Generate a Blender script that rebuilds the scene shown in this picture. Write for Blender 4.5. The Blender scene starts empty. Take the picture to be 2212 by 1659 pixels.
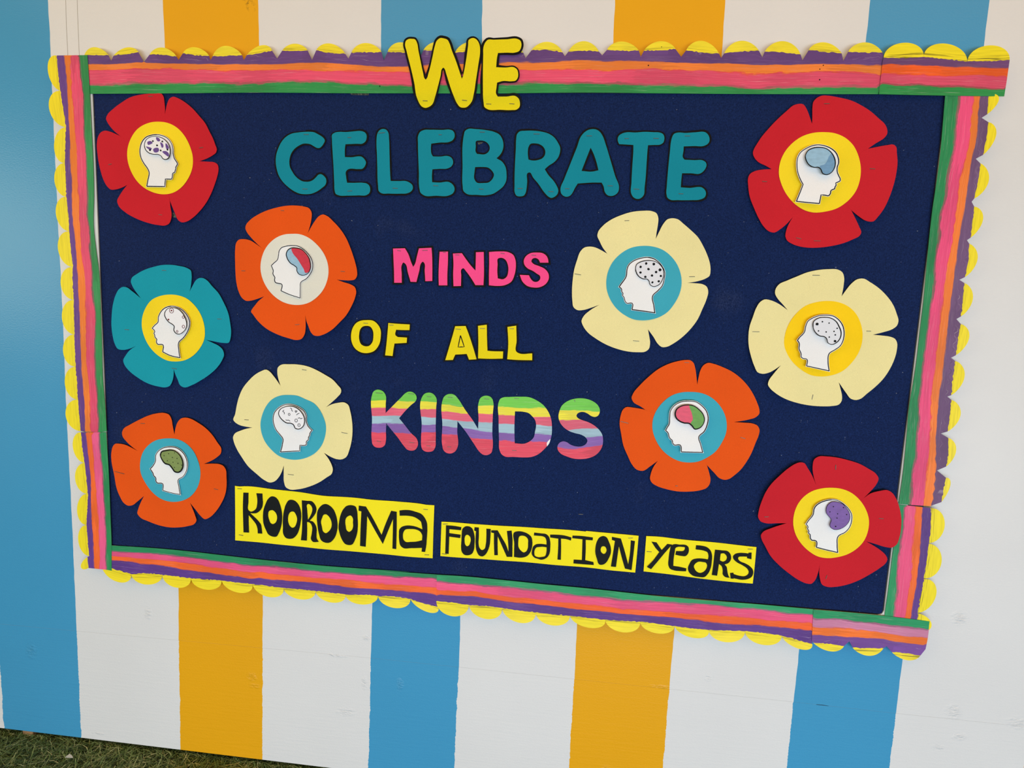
import bpy, bmesh, math, random
import numpy as np
from mathutils import Vector, Matrix
from mathutils.geometry import delaunay_2d_cdt
random.seed(4)
rng = np.random.default_rng(4)
SC = bpy.context.scene
COL = SC.collection

# ------------------------------------------------------------ camera
cam_d = bpy.data.cameras.new('camera')
cam = bpy.data.objects.new('camera', cam_d)
COL.objects.link(cam)
cam_d.sensor_width = 36.0
cam_d.sensor_fit = 'HORIZONTAL'
cam_d.lens = 1100.0 / 2212.0 * 36.0
cam_d.clip_start = 0.02
CAM_H = 1.15779
_r = [(0.99495922, -0.04385721, 0.09018147), (0.05266306, 0.99382086, -0.09770723), (-0.08533906, 0.10196394, 0.99112088)]
cam.matrix_world = Matrix((
    (_r[0][0], -_r[1][0], -_r[2][0], 0.0),
    (_r[0][2], -_r[1][2], -_r[2][2], -1.16),
    (-_r[0][1], _r[1][1], _r[2][1], CAM_H),
    (0, 0, 0, 1)))
SC.camera = cam

# ------------------------------------------------------------ world, light, exposure
SC.view_settings.view_transform = 'Standard'
SC.view_settings.look = 'None'
SC.view_settings.gamma = 1.0
SC.view_settings.use_curve_mapping = False
SC.view_settings.exposure = 0.0
LP = [(0.225, (1.0, 0.98, 0.74)), (14, (1.0, 0.97, 0.68)), (8, (1.0, 0.98, 0.92)), (126, (0.735, 0.84, 1.0)), (21.2, (1.0, 0.46, 0.02))]   # strength, colour: sky, left, right, yard, lamp
wd = bpy.data.worlds.new('world')
SC.world = wd
wd.use_nodes = True
_bg = wd.node_tree.nodes['Background']
_bg.inputs[0].default_value = LP[0][1] + (1,)
_bg.inputs[1].default_value = LP[0][0]

def area(name, loc, target, sx, sy, power, col):
    l = bpy.data.lights.new(name, 'AREA')
    l.shape = 'RECTANGLE'; l.size = sx; l.size_y = sy
    l.energy = power; l.color = col
    o = bpy.data.objects.new(name, l)
    COL.objects.link(o)
    o.location = loc
    o.rotation_euler = (Vector(target) - Vector(loc)).to_track_quat('-Z', 'Y').to_euler()
    return o
# daylight through the open left and right ends of the covered walkway and from the yard in front, plus an added warm overhead lamp that tints the upper wall
area('daylight_opening_left', (-3.2, -1.75, 1.55), (0.2, -0.3, 1.2), 1.3, 0.9, LP[1][0], LP[1][1])
area('daylight_opening_right', (3.3, -1.9, 1.05), (0.2, -0.1, 0.9), 1.8, 1.6, LP[2][0], LP[2][1])
area('daylight_from_yard', (0.3, -3.4, 0.35), (0.0, 0.0, 0.15), 4.5, 0.6, LP[3][0], LP[3][1])
area('warm_overhead_fill', (-0.15, -1.25, 2.58), (-0.15, -1.2, 0.0), 4.4, 1.7, LP[4][0], LP[4][1])

# ------------------------------------------------------------ helpers
def lin(c):
    def f(v):
        v /= 255.0
        return v / 12.92 if v <= 0.04045 else ((v + 0.055) / 1.055) ** 2.4
    return (f(c[0]), f(c[1]), f(c[2]), 1.0)

class NT:
    def __init__(s, name, rough=0.7, spec=0.3):
        s.m = bpy.data.materials.new(name); s.m.use_nodes = True
        s.t = s.m.node_tree; s.b = s.t.nodes['Principled BSDF']
        s.b.inputs['Roughness'].default_value = rough
        s.b.inputs['Specular IOR Level'].default_value = spec
    def n(s, ty, **kw):
        x = s.t.nodes.new(ty)
        for k, v in kw.items():
            if hasattr(x, k): setattr(x, k, v)
            else: x.inputs[k].default_value = v
        return x
    def l(s, a, b): s.t.links.new(a, b)
    def pos(s): return s.n('ShaderNodeNewGeometry').outputs['Position']
    def mapv(s, v, scale):
        x = s.n('ShaderNodeMapping'); x.inputs['Scale'].default_value = scale
        s.l(v, x.inputs['Vector']); return x.outputs[0]
    def noise(s, v, scale, detail=2.0, rough=0.5):
        x = s.n('ShaderNodeTexNoise'); x.inputs['Scale'].default_value = scale
        x.inputs['Detail'].default_value = detail; x.inputs['Roughness'].default_value = rough
        s.l(v, x.inputs['Vector']); return x.outputs['Fac']
    def mr(s, v, a, b, c, d):
        x = s.n('ShaderNodeMapRange'); 
        for i, q in enumerate((a, b, c, d)): x.inputs[i + 1].default_value = q
        s.l(v, x.inputs[0]); return x.outputs[0]
    def math(s, op, a, b):
        x = s.n('ShaderNodeMath'); x.operation = op
        for i, q in enumerate((a, b)):
            if isinstance(q, (int, float)): x.inputs[i].default_value = q
            else: s.l(q, x.inputs[i])
        return x.outputs[0]
    def mix(s, fac, a, b, blend='MIX'):
        x = s.n('ShaderNodeMix'); x.data_type = 'RGBA'; x.blend_type = blend
        for i, q in ((0, fac), (6, a), (7, b)):
            if isinstance(q, (int, float, tuple)): x.inputs[i].default_value = q
            else: s.l(q, x.inputs[i])
        return x.outputs[2]
    def ramp(s, v, stops, interp='LINEAR'):
        x = s.n('ShaderNodeValToRGB'); e = x.color_ramp; e.interpolation = interp
        while len(e.elements) < len(stops): e.elements.new(0.5)
        for el, (p, c) in zip(e.elements, stops): el.position = p; el.color = c
        s.l(v, x.inputs[0]); return x.outputs[0]
    def bump(s, h, strength, dist=0.001):
        x = s.n('ShaderNodeBump'); x.inputs['Strength'].default_value = strength
        x.inputs['Distance'].default_value = dist
        s.l(h, x.inputs['Height']); s.l(x.outputs[0], s.b.inputs['Normal'])
    def col(s, c):
        if isinstance(c, tuple): s.b.inputs['Base Color'].default_value = c
        else: s.l(c, s.b.inputs['Base Color'])

def paper_mat(name, rgb, rough=0.75, var=0.06, grain=900, crumple=0.0):
    k = NT(name, rough, 0.1)
    p = k.pos(); c = lin(rgb)
    f = k.mr(k.noise(p, grain, 2), 0.3, 0.7, 1 - var, 1 + var)
    g = k.mr(k.noise(p, 9, 2), 0.3, 0.7, 0.97, 1.03)
    k.col(k.mix(1.0, c, k.math('MULTIPLY', f, g), 'MULTIPLY'))
    h = k.noise(p, 700, 3)
    if crumple: h = k.math('ADD', k.math('MULTIPLY', h, 0.2), k.math('MULTIPLY', k.noise(p, 42, 3, 0.6), crumple))
    k.bump(h, 0.15 if not crumple else 0.30, 0.0006 if not crumple else 0.004)
    return k.m

SCARS = [(-1.015, 0.3942, 0.012, 0.022), (-0.7349, 0.25, 0.018, 0.016), (-0.7288, 0.225, 0.02, 0.008), (-0.433, 0.3863, 0.014, 0.01), (-0.4372, 0.2667, 0.01, 0.022), (-0.3469, 0.2735, 0.012, 0.024), (-0.4849, 0.1819, 0.03, 0.014), (-0.5109, 0.331, 0.035, 0.006), (-1.352, 0.2564, 0.02, 0.03), (0.3935, 0.3698, 0.01, 0.01), (0.2853, 0.3357, 0.03, 0.005), (0.9349, 0.3466, 0.024, 0.024), (1.0715, 0.3355, 0.03, 0.018), (0.9545, 0.2886, 0.02, 0.012), (0.9195, 0.5692, 0.022, 0.02), (0.9134, 0.2575, 0.016, 0.01), (-1.1687, 0.0401, 0.022, 0.004), (0.1732, 0.1011, 0.02, 0.02)]
def wall_paint(name, rgb, rough=0.42):
    k = NT(name, rough, 0.4)
    p = k.pos(); c = lin(rgb)
    a = k.mr(k.noise(p, 3.0, 3), 0.3, 0.7, 0.975, 1.02)
    col = k.mix(1.0, c, a, 'MULTIPLY')
    # scuffs and dabs of dirt near the top of the wall
    d = k.noise(p, 55, 5, 0.7)
    for (x, z, r) in ((-0.722, 1.857, 0.012), (-0.755, 1.871, 0.008), (-0.735, 1.868, 0.010)):
        q = k.n('ShaderNodeVectorMath'); q.operation = 'DISTANCE'
        k.l(p, q.inputs[0]); q.inputs[1].default_value = (x, 0, z)
        m = k.math('MULTIPLY', k.mr(q.outputs['Value'], r * 0.4, r * 1.2, 1, 0), k.mr(d, 0.50, 0.60, 0, 0.75))
        col = k.mix(m, col, lin((60, 42, 18)))
    k.col(col)
    # rolled-paint orange peel, horizontal wood grain and a few raised scars
    peel = k.noise(k.mapv(p, (1, 1, 1.5)), 210, 2)
    grain = k.noise(k.mapv(p, (14, 1, 160)), 1.0, 3)
    sx = k.n('ShaderNodeSeparateXYZ'); k.l(p, sx.inputs[0])
    low = k.mr(sx.outputs[2], 0.05, 0.55, 1.0, 0.1)
    # knots and raised scars under the paint, where the sheet has them
    wrp = k.math('SUBTRACT', k.noise(k.mapv(p, (60, 1, 150)), 1.0, 3, 0.6), 0.5)
    scar = None
    for (x, z, a, b) in SCARS:
        q = k.n('ShaderNodeMapping'); q.vector_type = 'POINT'
        q.inputs['Location'].default_value = (-x / a, 0, -z / b); q.inputs['Scale'].default_value = (1 / a, 0.001, 1 / b)
        k.l(p, q.inputs[0])
        ln = k.n('ShaderNodeVectorMath'); ln.operation = 'LENGTH'; k.l(q.outputs[0], ln.inputs[0])
        m = k.mr(ln.outputs['Value'], 0.2, 1.0, 1, 0)
        scar = m if scar is None else k.math('ADD', scar, m)
    scar = k.math('MULTIPLY', scar, k.math('ADD', wrp, 0.08))
    h = k.math('ADD', k.math('MULTIPLY', peel, 0.55), k.math('MULTIPLY', k.math('MULTIPLY', grain, low), 0.9))
    h = k.math('ADD', h, k.math('MULTIPLY', scar, 11.0))
    k.bump(h, 0.6, 0.0011)
    return k.m

def felt_mat():
    k = NT('navy_felt', 0.95, 0.08)
    p = k.pos()
    a = k.noise(k.mapv(p, (1, 1, 0.45)), 620, 3, 0.7)
    b = k.noise(k.mapv(p, (0.6, 1, 1.2)), 330, 3, 0.7)
    f = k.math('MULTIPLY', k.mr(a, 0.3, 0.72, 0.62, 1.55), k.mr(b, 0.3, 0.7, 0.75, 1.25))
    c = k.mix(1.0, lin(PAL['felt']), f, 'MULTIPLY')
    lint = k.mr(k.noise(p, 210, 1), 0.80, 0.83, 0, 0.6)
    c = k.mix(lint, c, lin((150, 155, 165)))
    wear = k.math('MULTIPLY', k.mr(k.noise(p, 7, 3), 0.62, 0.78, 0, 0.10), k.mr(a, 0.4, 0.6, 0, 1))
    c = k.mix(wear, c, lin((110, 115, 125)))
    k.col(c)
    k.b.inputs['Sheen Weight'].default_value = 0.05
    k.b.inputs['Sheen Roughness'].default_value = 0.5
    k.bump(k.math('ADD', a, b), 0.5, 0.0012)
    return k.m

def band_mat(name, cols, dark=None, edge=None, n=4, streak=0.17, wob=0.15):
    """hand-painted bands: uv.y counts the bands, uv.x runs along the brush stroke (metres)"""
    k = NT(name, 0.55, 0.35)
    uv = k.n('ShaderNodeUVMap').outputs[0]
    s = k.n('ShaderNodeSeparateXYZ'); k.l(uv, s.inputs[0])
    w1 = k.mr(k.noise(k.mapv(uv, (13, 0.9, 1)), 1.0, 3, 0.6), 0.32, 0.68, -wob, wob)
    w2 = k.mr(k.noise(k.mapv(uv, (34, 16, 1)), 1.0, 4, 0.75), 0.32, 0.68, -0.55 * wob - .01, 0.55 * wob + .01)
    v = k.math('DIVIDE', k.math('ADD', k.math('ADD', s.outputs[1], w1), w2), float(n))
    st = []
    for i, c in enumerate(cols):
        lo = i / n
        if i: st.append((lo + 0.004, lin(c)))
        else: st.append((0.0, lin(c)))
        hi = (i + 1) / n
        if dark and dark[i]:
            st.append((hi - 0.055, lin(c))); st.append((hi - 0.035, lin(dark[i])))
            st.append((hi - 0.004, lin(dark[i])))
        elif edge and i < len(cols) - 1:
            st.append((hi - 0.030, lin(c))); st.append((hi - 0.006, lin(edge[i])))
        elif i < len(cols) - 1: st.append((hi - 0.004, lin(c)))
    c = k.ramp(v, st)
    # long bristle streaks, and laps where one brush load ends and the next begins
    f1 = k.mr(k.noise(k.mapv(uv, (6, 15, 1)), 1.0, 4, 0.75), 0.33, 0.67, 1 - streak, 1 + streak * .8)
    su = k.math('ADD', k.math('MULTIPLY', s.outputs[0], 15.0), k.mr(k.noise(k.mapv(uv, (9, 4.5, 1)), 1.0, 3, 0.6), 0.2, 0.8, 0.0, 1.6))
    cell = k.n('ShaderNodeCombineXYZ'); k.l(k.math('FLOOR', su, 0.0), cell.inputs[0]); k.l(k.math('FLOOR', k.math('ADD', s.outputs[1], w1), 0.0), cell.inputs[1])
    wn = k.n('ShaderNodeTexWhiteNoise'); wn.noise_dimensions = '2D'; k.l(cell.outputs[0], wn.inputs['Vector'])
    f = k.math('MULTIPLY', f1, k.mr(wn.outputs['Value'], 0, 1, 0.86, 1.09))
    c = k.mix(1.0, c, f, 'MULTIPLY')
    g = k.mr(k.noise(k.mapv(uv, (10, 30, 1)), 1.0, 4, 0.7), 0.60, 0.68, 0, 0.42)     # bare paper glimpsed through thin paint
    c = k.mix(g, c, lin((240, 225, 220)))
    k.col(c)
    k.bump(k.noise(k.mapv(uv, (12, 60, 1)), 1.0, 3), 0.15, 0.0006)
    return k.m

def yellow_paint(name, rgb, ink):
    k = NT(name, 0.5, 0.35)
    uv = k.n('ShaderNodeUVMap').outputs[0]
    c = lin(rgb)
    f = k.mr(k.noise(k.mapv(uv, (14, 260, 1)), 1.0, 3, 0.6), 0.25, 0.75, 0.86, 1.10)
    c = k.mix(1.0, c, f, 'MULTIPLY')
    s = k.n('ShaderNodeSeparateXYZ'); k.l(uv, s.inputs[0])
    near = k.mr(s.outputs[1], 0.003, 0.013, 1, 0)
    lines = k.mr(k.noise(k.mapv(uv, (12, 420, 1)), 1.0, 3, 0.6), 0.52, 0.60, 0, ink)
    c = k.mix(k.math('MULTIPLY', near, lines), c, lin((70, 62, 18)))
    k.col(c)
    return k.m

PAL = dict(felt=(18, 35, 75))
M = {}
def setup_mats():
    P = PALETTE
    M['white'] = wall_paint('wall_white', P['wall_white'])
    M['blue'] = wall_paint('wall_blue', P['wall_blue'], 0.33)
    M['orange'] = wall_paint('wall_orange', P['wall_orange'])
    PAL['felt'] = P['felt']
    M['felt'] = felt_mat()
    for n in ('card_red', 'card_orange', 'card_cream', 'card_teal', 'letter_teal', 'letter_yellow', 'letter_pink'):
        M[n] = paper_mat(n, P[n], crumple=0.45 if n == 'card_cream' else 0.25)
    for n in ('disc_yellow', 'disc_blue', 'disc_white', 'disc_gold', 'strip_yellow', 'head_white'):
        M[n] = paper_mat(n, P[n], 0.7, 0.035, crumple=0.9 if n in ('disc_blue', 'disc_gold', 'disc_white', 'disc_yellow') else (0.5 if n == 'head_white' else 0.25))
    for n in ('ink', 'redink', 'black_paper'):
        M[n] = paper_mat(n, P[n], 0.6, 0.08)
    for n in ('brainblue', 'brainblue2', 'brainred', 'brainpink', 'braingreen', 'brainolive', 'purple', 'brainpurple', 'brainwhite', 'braingrey'):
        k = NT(n, 0.5, 0.35)
        p = k.pos()
        c = k.mix(k.mr(k.noise(k.mapv(p, (90, 90, 190)), 1, 3), 0.35, 0.7, 0, 0.30 if 'white' not in n and 'grey' not in n else 0.03), lin(P[n]), lin(tuple(v * 0.72 for v in P[n])))
        k.col(c); M[n] = k.m
    k = NT('staple_steel', 0.45, 0.4); k.col(lin((104, 98, 84))); k.b.inputs['Metallic'].default_value = 0.35; M['steel'] = k.m
    k = NT('frame_aluminium', 0.45, 0.4); k.col(lin((222, 222, 216)))
    k.bump(k.noise(k.mapv(k.pos(), (30, 30, 30)), 1, 2), 0.05); M['alu'] = k.m
    k = NT('frame_seal', 0.6, 0.2); k.col(lin((40, 42, 48))); M['seal'] = k.m
    k = NT('bare_wood', 0.8, 0.2); k.col(k.ramp(k.noise(k.mapv(k.pos(), (20, 200, 200)), 1, 3), [(0.3, lin((120, 88, 58))), (0.7, lin((165, 128, 90)))])); M['wood'] = k.m
    k = NT('ceiling_paint', 0.9, 0.1); k.col(lin(P['ceiling'])); k.bump(k.noise(k.pos(), 60, 2), 0.1); M['ceiling'] = k.m
    k = NT('turf_base', 0.95, 0.05); k.col(k.ramp(k.noise(k.pos(), 160, 3), [(0.3, lin((26, 32, 15))), (0.7, lin((66, 80, 42)))])); M['turf'] = k.m
    k = NT('turf_blade', 0.6, 0.25)
    at = k.n('ShaderNodeAttribute'); at.attribute_name = 'tone'
    k.col(k.ramp(at.outputs['Fac'], [(0.0, lin((36, 46, 20))), (0.4, lin((88, 112, 54))), (0.7, lin((136, 150, 94))), (1.0, lin((204, 204, 156)))])); M['blade'] = k.m
    k = NT('pencil', 0.8, 0.1); k.col(lin((150, 140, 118))); M['pencil'] = k.m
    k = NT('tape', 0.35, 0.5); k.col(k.ramp(k.noise(k.pos(), 220, 2), [(0.35, lin((38, 42, 44))), (0.7, lin((112, 108, 92)))])); M['tape'] = k.m
    M['scrap'] = paper_mat('scrap_white', (205, 205, 200))

PALETTE = dict(
    wall_white=(222, 220, 216), wall_blue=(67, 151, 192), wall_orange=(231, 165, 14), felt=(18, 35, 75),
    card_red=(199, 33, 44), card_orange=(229, 85, 20), card_cream=(235, 222, 157), card_teal=(24, 151, 167),
    letter_teal=(17, 134, 151), letter_yellow=(231, 211, 24), letter_pink=(244, 77, 139),
    disc_yellow=(245, 214, 36), disc_blue=(63, 166, 184), disc_white=(223, 220, 204), disc_gold=(250, 206, 22),
    strip_yellow=(246, 228, 34), head_white=(236, 235, 232), ink=(16, 17, 16), redink=(110, 30, 34), black_paper=(23, 26, 25),
    brainblue=(152, 190, 212), brainblue2=(112, 156, 190), brainred=(206, 46, 66), brainpink=(226, 78, 104), braingreen=(100, 160, 62),
    brainolive=(132, 150, 84), purple=(104, 72, 146), brainpurple=(124, 88, 160), brainwhite=(238, 236, 236), braingrey=(222, 222, 224),
    ceiling=(214, 188, 150))

# ------------------------------------------------------------ object helpers
def obj(name, verts, faces, mats, parent=None, mi=None, uv=None, smooth=False, origin=None):
    me = bpy.data.meshes.new(name)
    verts = np.asarray(verts, float)
    if origin is not None: verts = verts - np.asarray(origin, float)
    me.from_pydata([tuple(v) for v in verts], [], [tuple(int(i) for i in f) for f in faces])
    for m in (mats if isinstance(mats, (list, tuple)) else [mats]): me.materials.append(m)
    if mi is not None: me.polygons.foreach_set('material_index', np.asarray(mi, np.int32))
    if uv is not None:
        l = me.uv_layers.new(name='UVMap')
        vi = np.zeros(len(me.loops), np.int32); me.loops.foreach_get('vertex_index', vi)
        l.data.foreach_set('uv', np.asarray(uv, np.float32)[vi].ravel())
    me.update()
    if smooth:
        me.polygons.foreach_set('use_smooth', np.ones(len(me.polygons), bool))
        me.set_sharp_from_angle(angle=0.7)
    o = bpy.data.objects.new(name, me); COL.objects.link(o)
    if parent is not None: o.parent = parent
    if origin is not None and parent is None: o.location = origin
    return o

def thing(name, label, cat, loc, group=None):
    e = bpy.data.objects.new(name, None); COL.objects.link(e)
    e.location = loc; e.empty_display_size = 0.05
    e['label'] = label; e['category'] = cat
    if group: e['group'] = group
    return e

def tag(o, label, cat, group=None):
    o['label'] = label; o['category'] = cat
    if group: o['group'] = group
    return o

def P(s):
    """'x,z x,z!' in tenths of a millimetre -> array of points, list of corner flags"""
    p, c = [], []
    for t in s.split():
        c.append(t.endswith('!'))
        x, z = t.rstrip('!').split(','); p.append((int(x) * 1e-4, int(z) * 1e-4))
    return np.array(p), c

def spline(s, step=0.004, closed=True):
    """Catmull-Rom curve through hand-placed points; '!' marks a sharp corner"""
    p, c = P(s); n = len(p); out = []
    for i in range(n if closed else n - 1):
        a, b = p[i], p[(i + 1) % n]
        L = np.linalg.norm(b - a)
        if L < 1e-6: continue
        pa = p[i - 1] if (i or closed) else a
        pb = p[(i + 2) % n] if (closed or i + 2 < n) else b
        def tan(q0, q1, q2):
            d0 = np.linalg.norm(q1 - q0) + 1e-9; d1 = np.linalg.norm(q2 - q1) + 1e-9
            t = ((q1 - q0) / d0 * d1 + (q2 - q1) / d1 * d0) / (d0 + d1)
            return t * L
        ta = (b - a) if c[i] else tan(pa, a, b)
        tb = (b - a) if c[(i + 1) % n] else tan(a, b, pb)
        k = max(1, int(math.ceil(L / step)))
        if c[i] and c[(i + 1) % n]: k = max(1, int(math.ceil(L / 0.012)))
        for j in range(k):
            t = j / k; t2 = t * t; t3 = t2 * t
            out.append((2*t3 - 3*t2 + 1) * a + (t3 - 2*t2 + t) * ta + (-2*t3 + 3*t2) * b + (t3 - t2) * tb)
    if not closed: out.append(p[-1])
    return np.array(out)

def inside(pt, loops):
    r = np.zeros(len(pt), bool)
    for L in loops:
        x0, z0 = L[:, 0], L[:, 1]; x1, z1 = np.roll(x0, -1), np.roll(z0, -1)
        px, pz = pt[:, 0][:, None], pt[:, 1][:, None]
        cr = (z0 > pz) != (z1 > pz)
        with np.errstate(divide='ignore', invalid='ignore'):
            xi = (x1 - x0) * (pz - z0) / (z1 - z0) + x0
        r ^= (np.sum(cr & (px < xi), axis=1) % 2).astype(bool)
    return r

def triangulate(loops, grid=None, marks=()):
    """loops: outline + holes; marks: extra constraint loops; grid: spacing of interior points"""
    co, ed = [], []
    for L in list(loops) + list(marks):
        b = len(co); co += [Vector(q) for q in L]
        ed += [(b + i, b + (i + 1) % len(L)) for i in range(len(L))]
    if grid:
        al = loops[0]; lo, hi = al.min(0), al.max(0)
        gx, gz = np.meshgrid(np.arange(lo[0] + grid * .5, hi[0], grid), np.arange(lo[1] + grid * .5, hi[1], grid))
        gx = gx + (np.arange(gx.shape[0]) % 2)[:, None] * grid * .5
        g = np.stack([gx.ravel(), gz.ravel()], 1)
        g = g[inside(g, loops)]
        if len(g):
            bd = np.concatenate(list(loops) + list(marks))
            d = np.min(np.hypot(g[:, None, 0] - bd[None, :, 0], g[:, None, 1] - bd[None, :, 1]), axis=1)
            co += [Vector(q) for q in g[d > grid * .35]]
    v, e, f, *_ = delaunay_2d_cdt(co, ed, [], 0, 1e-7)
    v = np.array([(q.x, q.y) for q in v])
    f = np.array([q for q in f if len(q) == 3])
    cen = v[f].mean(1)
    f = f[inside(cen, loops)]
    a, b, c = v[f[:, 0]], v[f[:, 1]], v[f[:, 2]]
    ar = (b[:, 0]-a[:, 0]) * (c[:, 1]-a[:, 1]) - (b[:, 1]-a[:, 1]) * (c[:, 0]-a[:, 0])
    f = f[np.abs(ar) > 1e-12]; ar = ar[np.abs(ar) > 1e-12]
    f[ar < 0] = f[ar < 0][:, ::-1]
    used = np.unique(f); mp = -np.ones(len(v), int); mp[used] = np.arange(len(used))
    return v[used], mp[f]

def sheet(v2, f, y, thick=0.0004):
    """2-D triangles -> thin solid sheet; y = depth of the front face (array, metres out of the wall)"""
    n = len(v2); y = np.broadcast_to(y, (n,))
    top = np.stack([v2[:, 0], -y, v2[:, 1]], 1); bot = top + np.array([0, thick, 0])
    edges = {}
    for t in f:
        for i in range(3):
            a, b = int(t[i]), int(t[(i + 1) % 3])
            edges[(a, b)] = 1
    side = [(b, a, a + n, b + n) for (a, b) in edges if (b, a) not in edges]
    fc = [tuple(t) for t in f] + [tuple(t[::-1] + n) for t in f] + side
    return np.concatenate([top, bot]), fc, len(f), len(side)

def ribbon(line, w, y, closed=False):
    """flat ink stroke along a 2-D polyline"""
    L = np.asarray(line); n = len(L)
    if closed: t = np.roll(L, -1, 0) - np.roll(L, 1, 0)
    else: t = np.gradient(L, axis=0)
    t = t / (np.linalg.norm(t, axis=1)[:, None] + 1e-12)
    nr = np.stack([-t[:, 1], t[:, 0]], 1)
    w = np.broadcast_to(w, (n,))[:, None]
    y = np.broadcast_to(y, (n,))
    a, b = L + nr * w / 2, L - nr * w / 2
    v = np.concatenate([np.stack([a[:, 0], -y, a[:, 1]], 1), np.stack([b[:, 0], -y, b[:, 1]], 1)])
    m = n if closed else n - 1
    f = [(i, i + n, (i + 1) % n + n, (i + 1) % n) for i in range(m)]
    return v, f

def offset_loop(L, d):
    """push a closed loop outward (d > 0) along its vertex normals"""
    ar = np.sum(L[:, 0] * np.roll(L[:, 1], -1) - np.roll(L[:, 0], -1) * L[:, 1])
    a = L - np.roll(L, 1, 0); b = np.roll(L, -1, 0) - L
    a /= np.linalg.norm(a, axis=1)[:, None] + 1e-12; b /= np.linalg.norm(b, axis=1)[:, None] + 1e-12
    na = np.stack([a[:, 1], -a[:, 0]], 1); nb = np.stack([b[:, 1], -b[:, 0]], 1)
    m = na + nb; m /= np.linalg.norm(m, axis=1)[:, None] + 1e-12
    k = np.clip(np.sum(m * na, 1), 0.6, 1)[:, None]
    return L + m / k * (d if ar > 0 else -d)

class Join:
    """collects pieces of one mesh with several materials"""
    def __init__(s): s.v = []; s.f = []; s.m = []; s.n = 0
    def add(s, v, f, m):
        f = [tuple(int(i) + s.n for i in q) for q in f]
        s.v.append(np.asarray(v)); s.f += f
        s.m += [m] * len(f) if np.isscalar(m) else list(m); s.n += len(v)
    def out(s, name, mats, parent, origin, uv=None, smooth=False):
        return obj(name, np.concatenate(s.v), s.f, mats, parent, s.m, uv, True, origin)

def circle(c, r, n=10, ecc=1.0):
    a = np.arange(n) / n * 2 * np.pi
    return np.stack([c[0] + r * np.cos(a), c[1] + r * ecc * np.sin(a)], 1)

_uid = [0]
def staple(st, y, parent, org, wire=0.0010):
    """a bent steel staple crown lying on the paper, legs going in"""
    a = np.array(st[:2]) * 1e-4; b = np.array(st[2:]) * 1e-4
    t = (b - a) / (np.linalg.norm(b - a) + 1e-9); n = np.array((-t[1], t[0])) * wire / 2
    h = 0.0007
    prof = [(a, y - 0.0005), (a + t * 0.0008, y + h), (b - t * 0.0008, y + h), (b, y - 0.0005)]
    v, f = [], []
    for q, d in prof:
        for s, e in ((1, 0), (-1, 0), (-1, -wire), (1, -wire)):
            w = q + n * s; v.append((w[0], -(d + e), w[1]))
    for i in range(3):
        for j in range(4):
            f.append((i * 4 + j, i * 4 + (j + 1) % 4, i * 4 + 4 + (j + 1) % 4, i * 4 + 4 + j))
    f += [(0, 3, 2, 1), (12, 13, 14, 15)]
    return obj('staple', v, f, M['steel'], parent, origin=org)

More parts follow.
